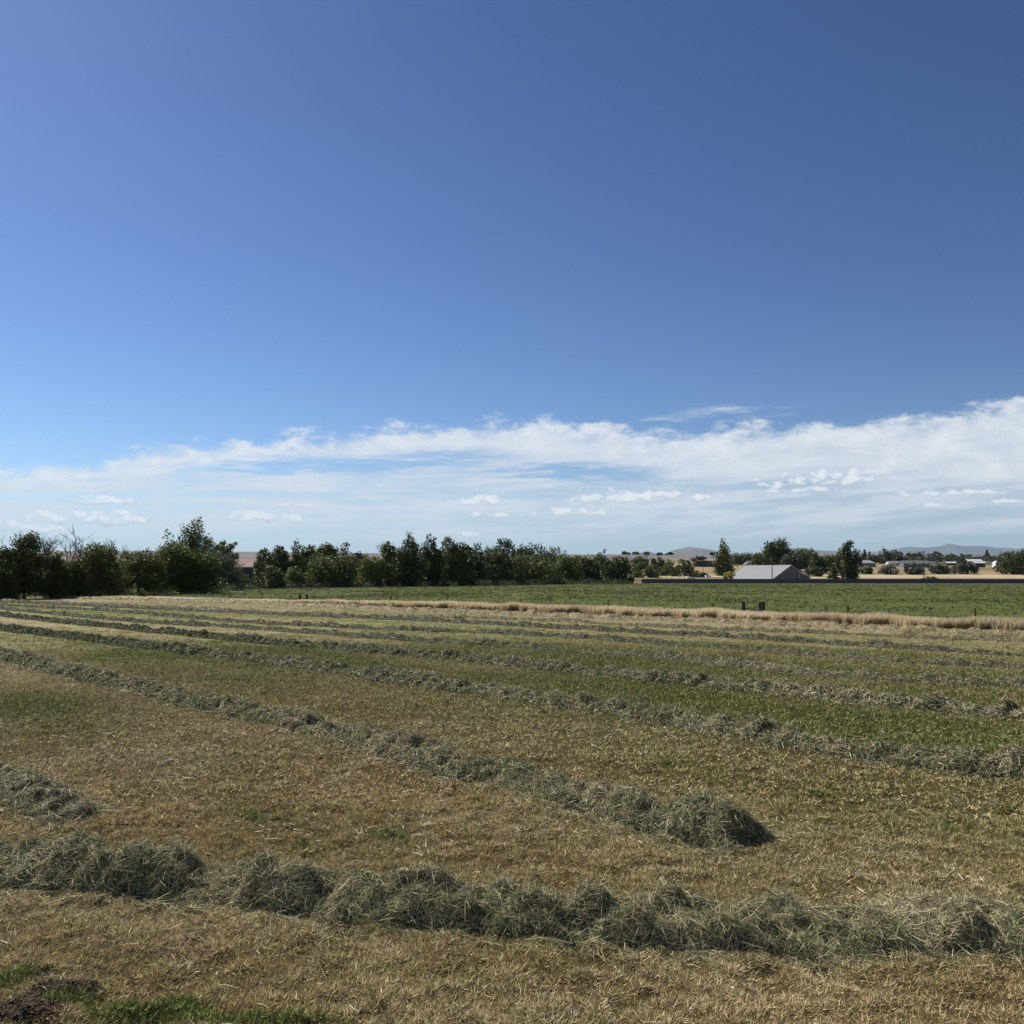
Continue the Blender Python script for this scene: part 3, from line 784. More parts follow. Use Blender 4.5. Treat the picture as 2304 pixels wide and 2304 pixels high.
T('P', 774, 42, 1215, 1319, 'leafy tree with a wispy tip on the left side of the gap in the belt', DARK)
T('R', 744, 106, 1244, 1321, 'broad leafy mass in front of three taller trees left of the gap', GREEN)
T('R', 809, 42, 1239, 1316, 'small dark round tree standing in the gap of the belt', DARK)
T('R', 838, 56, 1246, 1320, 'light green small tree on the right side of the gap in the belt', BRIGHT)
T('D', 866, 22, 1215, 1318, 'thin bare dead tree at the left of the two dark tall trees in mid belt')
T('R', 880, 42, 1217, 1319, 'leafy tree left of the two dark tall trees in mid belt', GREEN)
T('P', 922, 64, 1196, 1320, 'left one of the two dark tall trees in mid belt', DARK, dens=1.2)
T('P', 970, 60, 1198, 1319, 'right one of the two dark tall trees in mid belt', DARK, dens=1.2)
T('R', 1016, 52, 1204, 1318, 'flat topped leafy tree right of the two dark tall trees', GREEN)
T('R', 1048, 38, 1220, 1318, 'shoulder high leafy tree right of the flat topped tree', GREEN)
T('P', 1073, 44, 1218, 1317, 'leafy tree with a single wisp on top, left of the first dome shaped tree', DARK)
T('R', 1127, 62, 1210, 1310, 'first of three dome shaped trees, the tallest dome', GREYG)
T('R', 1192, 68, 1218, 1310, 'second of three dome shaped trees, the widest dome', GREYG)
T('R', 1247, 50, 1227, 1309, 'third of three dome shaped trees, a pale grey green dome', OLIVE)
T('R', 1122, 72, 1238, 1316, 'dark leafy tree in front of the tallest dome shaped tree', DARK)
T('R', 1190, 98, 1246, 1315, 'broad green tree in front of the widest dome shaped tree', GREEN)
T('R', 1270, 62, 1247, 1313, 'bright sided leafy tree right of the pale grey green dome', BRIGHT)
T('R', 1306, 50, 1248, 1312.5, 'leafy tree next right of the bright sided tree', GREEN)
T('R', 1334, 54, 1244, 1312.5, 'leafy tree left of the thin spire near the end of the belt', GREEN)
T('P', 1357, 26, 1235, 1312.5, 'thin spire of a tree near the right end of the belt', GREYG)
T('R', 1388, 60, 1251, 1313, 'dark tree that ends the belt on the right', DARK)
T('B', 1258, 46, 1296, 1314, 'pale green shrub at the foot of the bright sided tree', PALE)
T('B', 1405, 34, 1293, 1313, 'low dark bush at the right foot of the belt beside the dark fence', DARK)
T('B', 325, 20, 1325, 1343, 'small lone green bush by the end of the hay field', BRIGHT)
# --- round the yard and the grey barn
T('R', 1440, 34, 1250, 1278, 'small dark tree behind the left utility pole, left of it', DARK)
T('B', 1446, 62, 1263, 1299, 'rounded green bush left of the left utility pole', GREEN)
T('R', 1480, 28, 1250, 1290, 'thin dark tree directly behind the left utility pole', DARK)
T('B', 1515, 66, 1256, 1295, 'big rounded green bush right of the left utility pole', GREEN)
T('C', 1550, 16, 1262, 1278, 'tiny dark conifer between the big round bush and the brown outbuilding', DARK)
T('R', 1573, 34, 1250, 1277, 'brownish tree in front of the brown outbuilding', BROWN)
T('B', 1570, 32, 1283, 1299, 'dark bush at the foot of the second utility pole', DARK)
T('P', 1627, 54, 1210, 1300, 'tall poplar standing alone left of the grey barn', GREEN, dens=.95, Y=645)
T('B', 1638, 24, 1285, 1303, 'bright yellow bush at the foot of the tall poplar', YEL)
T('R', 1672, 54, 1243, 1272, 'low dark tree behind the green roofed cottage', DARK)
T('R', 1712, 46, 1242, 1283, 'dark tree left behind the ridge of the grey barn', GREEN)
T('R', 1747, 60, 1208, 1286, 'tall dark tree with a rounded top behind the grey barn', DARK, dens=1.2)
T('R', 1780, 48, 1246, 1288, 'olive green tree behind the right end of the barn ridge', GREYG)
T('R', 1805, 66, 1234, 1280, 'broad dark round tree right behind the gable of the grey barn', DARK)
T('R', 1838, 38, 1242, 1290, 'dark tree above the low lean-to of the grey barn', DARK)
T('B', 1830, 36, 1271, 1297, 'dark bush rising over the lean-to roof of the barn', GREYG)
T('R', 1865, 46, 1246, 1285, 'dark tree between the lean-to and the tall poplar on the right', GREEN)
T('C', 1873, 30, 1269, 1302.5, 'small green conifer left of the right hand poplar', GREEN)
T('P', 1912, 50, 1212, 1302.5, 'tall dark poplar on the right, behind the long dark fence', DARK, dens=1.25)
T('P', 1889, 28, 1229, 1290, 'slimmer lighter tree leaning on the left of the right hand poplar', GREEN)
# --- the settlement on the slope
T('C', 1945, 20, 1237, 1265, 'dark pointed conifer behind the hip roofed house', DARK)
T('C', 1956, 12, 1242, 1264, 'small pointed conifer right behind the hip roofed house', DARK)
T('R', 1972, 40, 1247, 1268, 'brownish round tree right of the hip roofed house', BROWN)
T('P', 1991, 32, 1230, 1267, 'spiky topped dark tree above the long low houses', GREYG)
T('R', 2016, 32, 1237, 1266, 'dark round tree right of the spiky topped tree', BROWN)
T('B', 1946, 28, 1271, 1292, 'yellow green bush below the hip roofed house', BRIGHT)
T('B', 2003, 40, 1268, 1293, 'pale grey sagebrush like bush on the dry slope', SAGE)
T('B', 1981, 12, 1281, 1291, 'tiny dark bush on the dry slope left of the grey bush', GREYG)
T('B', 2057, 38, 1265, 1293, 'dark round bush just left of the tall utility pole', GREYG)
T('B', 2113, 38, 1264, 1292, 'dark green bush below the white caravan', GREYG)
T('B', 2166, 46, 1256, 1292, 'large dark bush halfway between the tall pole and the white shed', GREYG)
T('R', 2290, 76, 1236, 1293, 'big dark tree cut by the right edge of the photo', DARK)
T('R', 2262, 34, 1241, 1280, 'thin topped tree left of the big dark tree at the right edge', GREYG, dens=.6)
T('R', 2058, 44, 1242, 1264, 'dark tree behind the teal house', DARK)
T('R', 2104, 36, 1241, 1263, 'dark tree behind the white caravan', GREYG)
T('R', 2140, 28, 1246, 1263, 'small dark tree on the skyline right of the caravan', DARK)
T('R', 2172, 26, 1245, 1262, 'small dark tree on the skyline behind the white roofs', GREYG)
T('C', 2220, 22, 1238, 1264, 'pointed dark conifer behind the right hand caravan', DARK)
# tiny trees along the rim of the bench
for x, w, top, lab in ((1405, 8, 1241, 'leftmost tiny tree on the rim of the brown bench'), (1413, 9, 1244, 'second tiny tree on the rim of the brown bench'), (1430, 14, 1242, 'tiny double tree on the rim under the smaller hill'),
                       (1454, 11, 1243, 'tiny round tree on the rim between the two hills'), (1484, 11, 1244, 'tiny flat tree on the rim left under the larger hill'), (1506, 16, 1244.5, 'wide tiny clump on the rim under the larger hill'), (1602, 7, 1243, 'tiny tree on the rim just left of the lone poplar')):
    T('R', x, w, top, 1249, lab, GREYG, Y=2040)
def far_wood():
    V = []; Fs = []; Cs = []; off = 0; rs = np.random.default_rng(5)
    C = []; Rr = []
    for (x0, x1, top, base, Y) in ((1880, 2420, 1250, 1264, 1290), (1640, 1900, 1249, 1264, 1350), (1640, 1720, 1244, 1252, 1700), (1200, 1300, 1250, 1256, 1700), (2230, 2420, 1244, 1262, 1200)):
        n = int((x1 - x0) * .6)
        for i in range(n):
            x = rs.uniform(x0, x1); X = (x - 1152) / F * Y; gz = float(np.interp(Y, TY, TH)); yy = Y + rs.uniform(-60, 60)
            h = (base - top) * Y / F * rs.uniform(.6, 1.1); r = h * rs.uniform(.3, .5)
            C.append((X, yy, gz + h * .6)); Rr.append((r, r, h * .45)); C.append((X, yy, gz + h * .25)); Rr.append((r, r, h * .3))
    C = np.array(C); Rr = np.array(Rr)
    V, Fq, c = leaves(C, Rr, 26000, 1.5, GREYG, rs)
    tag(obj('far_wood', mesh('far_wood', V, Fq, M_LEAF, c)), 'far off dark row of trees along the top of the slope', 'wood', kind='stuff')
far_wood()
def hedge_under():
    """weeds and shade loving scrub at the feet of the belt"""
    rs = np.random.default_rng(9); C = []; Rr = []
    bx = [-200, 0, 150, 300, 450, 600, 800, 1000, 1200, 1420]; by = [1350, 1347, 1344, 1340, 1335, 1324, 1321, 1319, 1316, 1313.5]
    for i in range(900):
        x = rs.uniform(-150, 1420); b = np.interp(x, bx, by); Y = depth_for(b) + rs.uniform(-1, 5)
        X = (x - 1152) / F * Y; h = rs.uniform(.5, 1.5) * Y / 190
        C.append((X, Y, h * .4)); Rr.append((h * .9, h * .9, h * .6))
    C = np.array(C); Rr = np.array(Rr)
    V, Fq, c = leaves(C, Rr, 26000, .22, (.06, .07, .03), rs)
    tag(obj('undergrowth', mesh('undergrowth', V, Fq, M_LEAF, c)), 'low dark scrub at the feet of the tree belt', 'undergrowth', kind='stuff')
hedge_under()

# ------------------------------------------------------------------ long dark fence and yard things behind the pasture
M_DKF = paint('dark_grey_panels', (.075, .074, .078), .6, .12, .5)
M_DKR = paint('dark_grey_rail', (.075, .075, .082), .6)
a0 = at(1444, 1312, 500); a1 = at(2560, 1312, 470)
def dark_fence():
    t = thing('panel_fence', 'long dark grey solid panel fence along the far side of the pasture', 'fence', (a0.x, a0.y, 0), math.atan2(a1.y - a0.y, a1.x - a0.x))
    L = math.hypot(a1.x - a0.x, a1.y - a0.y); n = int(L / 2.44); w = L / n
    pan = MB(); pos = MB()
    for i in range(n):
        pan.box(i * w + .06, (i + 1) * w - .06, -.02, .02, .06, 2.30)
        for k in range(1, 6): pan.box(i * w + k * w / 6 - .03, i * w + k * w / 6 + .03, -.034, -.0205, .06, 2.28)
    pan.build('panel', M_DKF, t)
    r = MB(); r.box(0, L, -.05, .05, 2.302, 2.40); r.build('top_rail', M_DKR, t)
    for i in range(0, n + 1, 1):
        if i > 96: break
        b = MB(); b.box(i * w - .055, i * w + .055, -.045, .045, -.2, 2.30); b.build('post', M_DKR, t)
dark_fence()
def rail_fence():
    p = at(1424, 1308, 507)
    t = thing('rail_fence', 'short weathered rail fence left of the dark panel fence', 'fence', (p.x, p.y, 0))
    mp = 507 / F
    for dx in (0, 8, 16, 22):
        b = MB(); b.tube((dx * mp * 1.0, 0, -.2), (dx * mp, 0, 2.1), .2, .18, 6); b.build('post', M_RAIL, t)
    b = MB(); b.box(-12 * mp, 4.9, -.14, -.2, 1.75, 2.05); b.build('rail', M_RAIL, t)
    b = MB(); b.box(-12 * mp, 4.9, -.14, -.2, 1.0, 1.2); b.build('rail', M_RAIL, t)
rail_fence()
def paddock_fence():
    xs = [1467, 1474, 1488, 1499, 1512, 1527, 1540]; Y = 548
    p = at(1467, 1303, Y); g = float(np.interp(Y, TY, TH))
    t = thing('paddock_fence', 'row of thin posts behind the left end of the dark fence', 'fence', (p.x, Y, g))
    for x in xs:
        b = MB(); X = (x - 1467) / F * Y; b.tube((X, 0, -.3), (X, 0, 2.3), .16, .14, 6); b.build('post', M_RAIL, t)
    b = MB(); b.tube((0, -.17, 1.9), ((1540 - 1467) / F * Y, -.17, 1.9), .06, .06, 5); b.build('rail', M_RAIL, t)
paddock_fence()

# ------------------------------------------------------------------ barn
M_ROOFL = paint('pale_metal_roof', (.27, .275, .28), .55, .06, 1.2, 0, (1, 1, 1))
M_WALLG = paint('grey_metal_wall', (.13, .13, .14), .6, .08, 1.0)
M_TRIM = paint('white_trim', (.62, .62, .62), .5, .05)
M_ROOFD = paint('dark_shingle', (.10, .10, .105), .85, .15, 2)
def barn():
    Y = 575.0; mp = Y / F
    phi = R(50)
    r = Vector((math.cos(phi), -math.sin(phi), 0)); g = Vector((math.sin(phi), math.cos(phi), 0))
    apex = at(1780, 1271, Y); Lr = 78 * mp / r.x
    zr = apex.z
    gl = 60 * mp / g.x; gr = 27 * mp / g.x            # plan widths of the two slopes
    zl = zr - 33.5 * mp; zrt = zr - 14 * mp
    base = Vector((apex.x, Y, 2.4))
    t = thing('grey_barn', 'big grey barn with a pale metal roof behind the dark fence', 'barn', base)
    A = Vector((0, 0, zr - base.z)); EL = -g * gl + Vector((0, 0, zl - base.z)); ER = g * gr + Vector((0, 0, zrt - base.z))
    ml = -g * (gl - .5); mr = g * (gr - .5)
    def zz(v, z): return Vector((v.x, v.y, z))
    sl = (A.z - EL.z) / gl; sr = (A.z - ER.z) / gr
    wall = MB()
    o = -r * .5
    outline = [zz(ml + o, -3.5), zz(mr + o, -3.5), zz(mr + o, A.z - sr * (gr - .5) - .2), zz(o, A.z - .2), zz(ml + o, A.z - sl * (gl - .5) - .2)]
    wall.prism(outline, -r * (Lr - 1)); wall.build('wall', M_WALLG, t)
    ro = MB(); th = Vector((0, 0, -.16))
    ro.prism([A, EL, EL + th, A + th], -r * Lr); ro.prism([A + Vector((0, 0, .004)), A + th, ER + th, ER], -r * Lr)
    roof = ro.build('roof', M_ROOFL, t)
    tr = MB()
    for E in (EL, ER):
        p = [A + r * .05 + Vector((0, 0, .03)), E + r * .05 + Vector((0, 0, .03)), E + r * .05 + Vector((0, 0, -.36)), A + r * .05 + Vector((0, 0, -.36))]
        tr.prism(p, r * .12)
    tr.build('rake_trim', M_TRIM, roof)
    dp = MB(); c = mr + o + r * .25 - g * .1; dp.tube(zz(c, -3), zz(c, ER.z - .1), .28, .28, 6); dp.build('downpipe', M_TRIM, t)
    for f in (-.42, -.26, .12, .34):
        b = MB(); c = g * (gl * f if f < 0 else gr * f) + o + r * .02
        c1 = c + g * 1.0
        b.prism([zz(c, .15), zz(c1, .15), zz(c1, .75), zz(c, .75)], r * .06); b.build('window', M_TRIM, t)
    # lean-to on the right
    lt = MB(); z0 = at(1806, 1287, Y).z - base.z; z1 = at(1842, 1298, Y).z - base.z; wl = 34 * mp / g.x
    a = g * (gr + .05) + Vector((0, 0, z0)); b_ = g * (gr + wl) + Vector((0, 0, z1))
    lt.prism([a, a + th, b_ + th, b_], -r * 16); lr = lt.build('side_roof', M_ROOFD, t)
    f = MB(); f.prism([a + r * .02, b_ + r * .02, b_ + r * .02 + th * 3, a + r * .02 + th * 3], r * .1); f.build('fascia', M_TRIM, lr)
    lw = MB(); q0 = g * (gr + .1) - r * .4; q1 = g * (gr + wl - .6) - r * .4
    lw.prism([zz(q0, -3.5), zz(q1, -3.5), zz(q1, z1 + .0), zz(q0, z0 - .4)], -r * 15); lw.build('side_wall', M_WALLG, t)
barn()

# ------------------------------------------------------------------ poles
M_POLE = paint('pole_wood', (.060, .048, .040), .9, .2, 2, 0, (1, 1, .1))
M_POLEL = paint('pale_pole_wood', (.20, .15, .11), .9, .2, 2, 0, (1, 1, .1))
M_INS = paint('insulator', (.06, .06, .065), .4)
M_LAMP = paint('grey_lamp_housing', (.4, .4, .4), .5)
def pole(x, top, base, label, Y=None, cross=False, r=.2, mat=None, lamp=False):
    Y = Y or depth_for(base); X = (x - 1152) / F * Y; g = float(np.interp(Y, TY, TH)) - .2
    h = at(x, top, Y).z - g
    t = thing('utility_pole', label, 'utility pole', (X, Y, g), 0, 'wooden utility poles')
    b = MB(); b.tube((0, 0, 0), (.05, 0, h), r * 1.15, r * .8, 8); b.build('shaft', mat or M_POLE, t)
    if cross:
        b = MB(); b.box(-1.25, 1.25, -.38, -.2, h - .75, h - .5); arm = b.build('crossarm', M_POLE, t)
        for xx in (-1.1, -.55, .55, 1.1):
            b = MB(); b.tube((xx, -.29, h - .498), (xx, -.29, h - .2), .09, .06, 6); b.build('insulator', M_INS, arm)
        for sx in (-1, 1):
            b = MB(); b.tube((sx * .75, -.3, h - .76), (0, -.26, h - 1.5), .05, .05, 5); b.build('brace', M_POLE, t)
    if lamp:
        b = MB(); b.tube((-.1, -.1, h - 1.1), (-.75, -.3, h - .9), .07, .06, 6); b.build('lamp_arm', M_INS, t)
        b = MB(); b.tube((-.72, -.3, h - .88), (-.72, -.3, h - 1.5), .2, .38, 8); b.build('lamp_head', M_LAMP, t)
pole(2077, 1240, 1302, 'tall utility pole with a crossarm standing right of centre of the tan field', 545, True, .24)
pole(1479, 1258, 1301, 'thin brown utility pole among the round bushes left of the barn', 552, False, .17)
pole(1581, 1262, 1293, 'short thin pole in front of the brown outbuilding', None, False, .17)
pole(1736, 1255, 1303, 'dark pole with a yard lamp standing before the barn roof', 522, False, .26, None, True)
pole(2140, 1262, 1289, 'pale bare pole on the dry slope between two dark bushes', None, False, .2, M_POLEL)
pole(2021, 1262, 1274, 'short dark pole in front of the white porch of the long house', None, False, .18)

# ------------------------------------------------------------------ houses
M_WIN = paint('window_glass', (.03, .035, .04), .15, .05)
def house(name, label, x0, x1, eave, ridge, base, wallc, roofc, depth=8.0, hip=False, yaw=0, wins=(), door=None, Y=None, cat='house', gable_front=False, over=.4, group=None):
    Y = Y or depth_for(base); mp = Y / F
    w = (x1 - x0) * mp; X = ((x0 + x1) / 2 - 1152) * mp
    g = float(np.interp(Y, TY, TH)) - .1
    ze = at(0, eave, Y).z - g; zr = at(0, ridge, Y).z - g
    t = thing(name, label, cat, (X, Y, g), yaw, group)
    W = w / 2 - over; D = depth / 2
    b = MB()
    if gable_front:
        b.prism([(-W, -D, -1), (W, -D, -1), (W, -D, ze), (0, -D, zr - .2), (-W, -D, ze)], (0, 2 * D, 0))
    elif hip:
        b.box(-W, W, -D, D, -1, ze)
    else:
        b.prism([(-W, -D, -1), (-W, -D, ze), (-W, 0, zr - .2), (-W, D, ze), (-W, D, -1)], (2 * W, 0, 0))
    b.build('wall', wallc, t)
    ro = MB(); o = over; th = .2
    if gable_front:
        for s in (-1, 1):
            E = Vector((s * (W + o), -D - o, ze - o * (zr - ze) / W)); A = Vector((0, -D - o, zr))
            ro.prism([A, E, E + Vector((0, 0, th)), A + Vector((0, 0, th + .002 * s))], (0, 2 * D + 2 * o, 0))
    elif hip:
        hw = max(W - D, .5)
        e = [(-W - o, -D - o, ze), (W + o, -D - o, ze), (W + o, D + o, ze), (-W - o, D + o, ze)]; a, c = (-hw, 0, zr), (hw, 0, zr)
        ro.poly([e[0], e[1], c, a]); ro.poly([e[1], e[2], c]); ro.poly([e[2], e[3], a, c]); ro.poly([e[3], e[0], a]); ro.poly([e[3], e[2], e[1], e[0]])
    else:
        for s in (-1, 1):
            E = Vector((-W - o, s * (D + o), ze - o * (zr - ze) / D)); A = Vector((-W - o, 0, zr))
            ro.prism([A, E, E + Vector((0, 0, th)), A + Vector((0, 0, th + .002 * s))], (2 * W + 2 * o, 0, 0))
    ro.build('roof', roofc, t)
    for (f, ww, hh, zz) in wins:
        xc = f * W; fr = MB(); fr.box(xc - ww / 2 - .1, xc + ww / 2 + .1, -D - .05, -D + .02, zz - .1, zz + hh + .1); frm = fr.build('window', M_TRIM, t)
        p = MB(); p.box(xc - ww / 2, xc + ww / 2, -D - .08, -D - .03, zz, zz + hh); p.build('pane', M_WIN, frm)
    if door is not None:
        d = MB(); d.box(door * W - .5, door * W + .5, -D - .06, -D + .02, 0, 2.1); d.build('door', M_ROOFD, t)
    return t
M_PINK = paint('pinkish_roof', (.36, .23, .185), .85, .12, 2); M_BRN = paint('brown_boards', (.11, .095, .08), .85, .15, 2); M_BRN2 = paint('brown_roof', (.25, .22, .185), .8, .12, 2)
M_TAN = paint('tan_siding', (.33, .26, .20), .8, .1); M_GRNR = paint('greenish_roof', (.17, .20, .17), .8, .1); M_OLW = paint('olive_siding', (.14, .15, .11), .8, .1)
M_BLR = paint('blue_grey_roof', (.34, .37, .38), .7, .1); M_TEAL = paint('teal_siding', (.13, .17, .17), .8, .1); M_WHT = paint('white_siding', (.78, .78, .76), .6, .05)
M_GRR = paint('grey_roof', (.15, .15, .16), .8, .12); M_WROOF = paint('white_roof', (.62, .62, .62), .6, .06); M_DKW = paint('dark_wall', (.07, .065, .06), .9, .15)
house('farm_house', 'house with a pinkish roof showing through the gap in the tree belt', 530, 572, 1276, 1260, 1322, M_DKW, M_PINK, 9, False, R(12), [(-.4, 1.2, 1.2, 1.0), (.4, 1.2, 1.2, 1.0)], 0, Y=300)
house('outbuilding', 'brown windowless outbuilding left of the lone poplar', 1566, 1618, 1262, 1257.5, 1277, M_BRN, M_BRN2, 12, False, R(-14), [], -.7, cat='outbuilding')
house('cottage', 'small tan cottage with a greenish roof between poplar and barn', 1673, 1698, 1270, 1261, 1276, M_TAN, M_GRNR, 8, True, R(8), [(-.5, 1, 1, 1), (.1, 1, 1, 1)], .6)
house('cottage', 'cottage half hidden by trees above the barn gable', 1796, 1816, 1264, 1258, 1274, M_TAN, M_ROOFL, 8, False, R(10), [(.2, 1, 1, 1)], None)
house('hip_roofed_house', 'olive house with a pale grey hip roof behind the right hand poplar', 1927, 1966, 1267, 1260.5, 1275, M_OLW, M_BLR, 9, True, 0, [(.1, 1.4, 1.1, 1.1)], .6)
house('long_house', 'long low house with white porch left of the teal house', 1994, 2034, 1266, 1263, 1273, M_WHT, M_BRN2, 8, False, 0, [(-.4, 1.6, 1.4, .9), (0.0, 1.6, 1.4, .9)], .4)
house('teal_house', 'teal grey house with a long dark roof left of the tall pole', 2026, 2086, 1268, 1261.5, 1276, M_TEAL, M_GRR, 10, False, 0, [(-.7, 1.6, 1.3, 1), (.1, 1.6, 1.3, 1)], -.3)
house('carport', 'low pale roofed carport left of the large dark bush', 2122, 2150, 1267, 1264, 1271, M_DKW, M_WROOF, 7, False, R(14), [], None, cat='carport')
house('white_roofed_house', 'white roofed house on the slope right of the large dark bush', 2172, 2206, 1263, 1258.5, 1271, M_BRN, M_WROOF, 9, False, 0, [(.3, 1.4, 1.1, 1)], None)
house('carport', 'low white roofed carport left of the right hand caravan', 2188, 2212, 1267, 1264, 1274, M_DKW, M_WROOF, 7, False, 0, [], None, cat='carport', Y=915)
house('white_shed', 'white gabled shed near the right edge of the photo', 2235, 2253, 1266, 1261, 1275, M_WHT, M_WHT, 7, False, 0, [(-.5, .9, .9, 1.0)], .55, cat='shed', gable_front=True, over=.2, Y=890)
house('grey_house', 'low house with a grey roof right behind the white shed', 2246, 2282, 1265, 1260.5, 1274, M_BRN, M_GRR, 9, False, 0, [(0, 1.2, 1, 1)], None, Y=910)
def caravan(x0, x1, top, base, label):
    Y = depth_for(base); mp = Y / F; w = (x1 - x0) * mp; g = float(np.interp(Y, TY, TH)) - .05
    h = at(0, top, Y).z - g
    t = thing('caravan', label, 'caravan', ((( x0 + x1) / 2 - 1152) * mp, Y, g), 0, 'white caravans among the houses')
    W = w / 2; b = MB()
    b.prism([(-W, -1.2, .55), (W * .8, -1.2, .55), (W, -1.2, 1.0), (W * .92, -1.2, h * .8), (W * .75, -1.2, h), (-W * .85, -1.2, h), (-W, -1.2, h * .85)], (0, 2.4, 0)); b.build('body', M_WHT, t)
    for f in (-.55, .1, .55):
        p = MB(); p.box(f * W - .45, f * W + .45, -1.24, -1.19, h * .5, h * .75); p.build('window', M_WIN, t)
    for f in (-.15, .15):
        p = MB(); p.tube((f * W * 2 - .2, -1.25, .38), (f * W * 2 - .2, -1.0, .38), .38, .38, 12); p.build('wheel', M_DKW, t)
    p = MB(); p.box(-.2 * W, -.05 * W, -1.235, -1.19, .7, h * .78); p.build('door', M_LAMP, t)
caravan(2084, 2106, 1263, 1273, 'white caravan parked right of the tall utility pole')
caravan(2212, 2229, 1263, 1273, 'white caravan parked left of the white gabled shed')
def white_trailer():
    Y = 535.0; mp = Y / F; g = float(np.interp(Y, TY, TH)) - .1
    t = thing('flatbed_trailer', 'long low white trailer behind the dark fence left of the yellow bush', 'trailer', ((1590 - 1152) * mp, Y, g))
    z = at(0, 1299, Y).z - g; b = MB(); w = 37 * mp
    b.box(-w, w, -1.3, 1.3, z - .5, z + .12); b.build('bed', M_WHT, t)
    b = MB(); z2 = at(0, 1296, Y).z - g
    b.prism([(-.1 * w, -1, z + .121), (.25 * w, -1, z + .121), (.12 * w, -1, z2 + .3), (-.1 * w, -1, z2 + .5)], (0, 2, 0)); b.build('box', M_WHT, t)
    for f in (-.5, .5, .6):
        p = MB(); p.tube((f * w, -1.35, .5), (f * w, -1.05, .5), .5, .5, 12); p.build('wheel', M_DKW, t)
    Y2 = 522.0; mp2 = Y2 / F; g2 = float(np.interp(Y2, TY, TH)) - .1
    t2 = thing('white_tank', 'white boxy tank behind the dark fence left of the long trailer', 'tank', ((1551 - 1152) * mp2, Y2, g2))
    z = at(0, 1298, Y2).z - g2; b = MB(); b.box(-7 * mp2, 7 * mp2, -.9, .9, .4, z); b.build('body', M_WHT, t2)
    b = MB(); b.box(-6.5 * mp2, -5.8 * mp2, -.7, .7, 0, .399); b.box(5.8 * mp2, 6.5 * mp2, -.7, .7, 0, .399); b.build('skid', M_DKW, t2)
white_trailer()
T('B', 2090, 34, 1297, 1303, 'low heap of dark brush at the foot of the tall utility pole', BROWN, Y=540, name='brush_heap', cat='brush')
T('B', 1555, 14, 1291, 1299, 'small tan shrub above the white boxy tank', BROWN, Y=556)

# ------------------------------------------------------------------ distant hills and mountains
def range_(name, prof, Y, depth, col, seed, amp, z_base):
    xs = np.array([p[0] for p in prof], float); ys = np.array([p[1] for p in prof], float)
    xx = np.linspace(xs[0], xs[-1], 700); yy = np.interp(xx, xs, ys)
    kern = np.ones(9) / 9; yy = np.convolve(np.pad(yy, 4, 'edge'), kern, 'valid')
    zr = HC + (1300 - yy) * Y / F
    nrow = 60
    rows = np.linspace(-1, 1, nrow)
    Xs = (xx - 1152) / F * Y
    Xg = np.tile(Xs, (nrow, 1)); Rg = np.tile(rows[:, None], (1, 700)); Yg = Y + Rg * depth
    sc = 6200 / Y; depth = depth / sc
    Yg = Y + Rg * depth
    rid = np.abs(fbm(Xg * .0022 * sc, Yg * .0008 * sc + 3, seed, 4) - .5) * 2
    k = (1 - np.abs(Rg)) ** (1.15)
    Z = z_base + (zr[None, :] - z_base) * np.clip(k + (rid - .25) * amp * k * (1 - k) * 4, 0, 1.0)
    Z = Z + (fbm(xx / 7., xx * 0, seed + 9, 3) - .5)[None, :] * 6 / sc * k
    V = np.stack([Xg.ravel(), Yg.ravel(), Z.ravel()], 1)
    i = np.arange(nrow - 1)[:, None] * 700; j = np.arange(699)[None, :]
    q = np.stack([i + j, i + j + 1, i + 700 + j + 1, i + 700 + j], -1).reshape(-1, 4)
    c = np.array(col)[None, :] * (.75 + .5 * fbm(Xg.ravel() * .004 * sc, Yg.ravel() * .002 * sc, seed + 5, 4))[:, None]
    tag(obj(name, mesh(name, V, q, M_HILL, c, True)), kind='structure')
range_('hills', [(1380, 1268), (1400, 1258), (1420, 1247), (1438, 1241.5), (1455, 1239), (1468, 1241), (1480, 1247), (1488, 1249), (1500, 1243), (1520, 1235.5), (1540, 1231.5), (1552, 1229.5), (1566, 1231.5), (1585, 1234), (1605, 1239), (1640, 1244), (1690, 1246), (1730, 1241), (1760, 1235.5),
               (1785, 1232.5), (1800, 1232), (1815, 1233), (1835, 1237), (1880, 1239), (1930, 1239.5), (1980, 1243), (2030, 1250), (2080, 1268)], 27000, 900, (.165, .140, .125), 201, .5, 60)
range_('mountains', [(1560, 1268), (1640, 1252), (1800, 1248), (1900, 1247), (1960, 1241), (1990, 1240), (2010, 1236), (2030, 1231.5), (2050, 1229.5), (2066, 1231.5), (2090, 1230), (2110, 1228), (2125, 1225.5), (2137, 1221.5), (2146, 1224.5), (2160, 1228), (2175, 1229), (2188, 1228.5), (2196, 1226), (2204, 1228.5),
               (2225, 1229), (2240, 1233), (2250, 1231), (2257, 1229.5), (2270, 1233), (2290, 1234), (2304, 1233.5), (2380, 1237), (2480, 1234), (2600, 1242), (2760, 1262)], 41000, 850, (.12, .112, .108), 301, .6, 70)

# ------------------------------------------------------------------ haze
hz = MB(); hz.box(-47000, 47000, -47000, 47000, -1.5, 1720)
mh, nt, N, L = nodes_mat('haze_air')
vo = N.new('ShaderNodeVolumePrincipled'); vo.inputs['Color'].default_value = (.56, .80, 1.0, 1); vo.inputs['Density'].default_value = 1.5e-5; vo.inputs['Anisotropy'].default_value = .2
oo = N.new('ShaderNodeOutputMaterial'); L.new(vo.outputs[0], oo.inputs['Volume'])
tag(hz.build('haze', mh), kind='stuff')

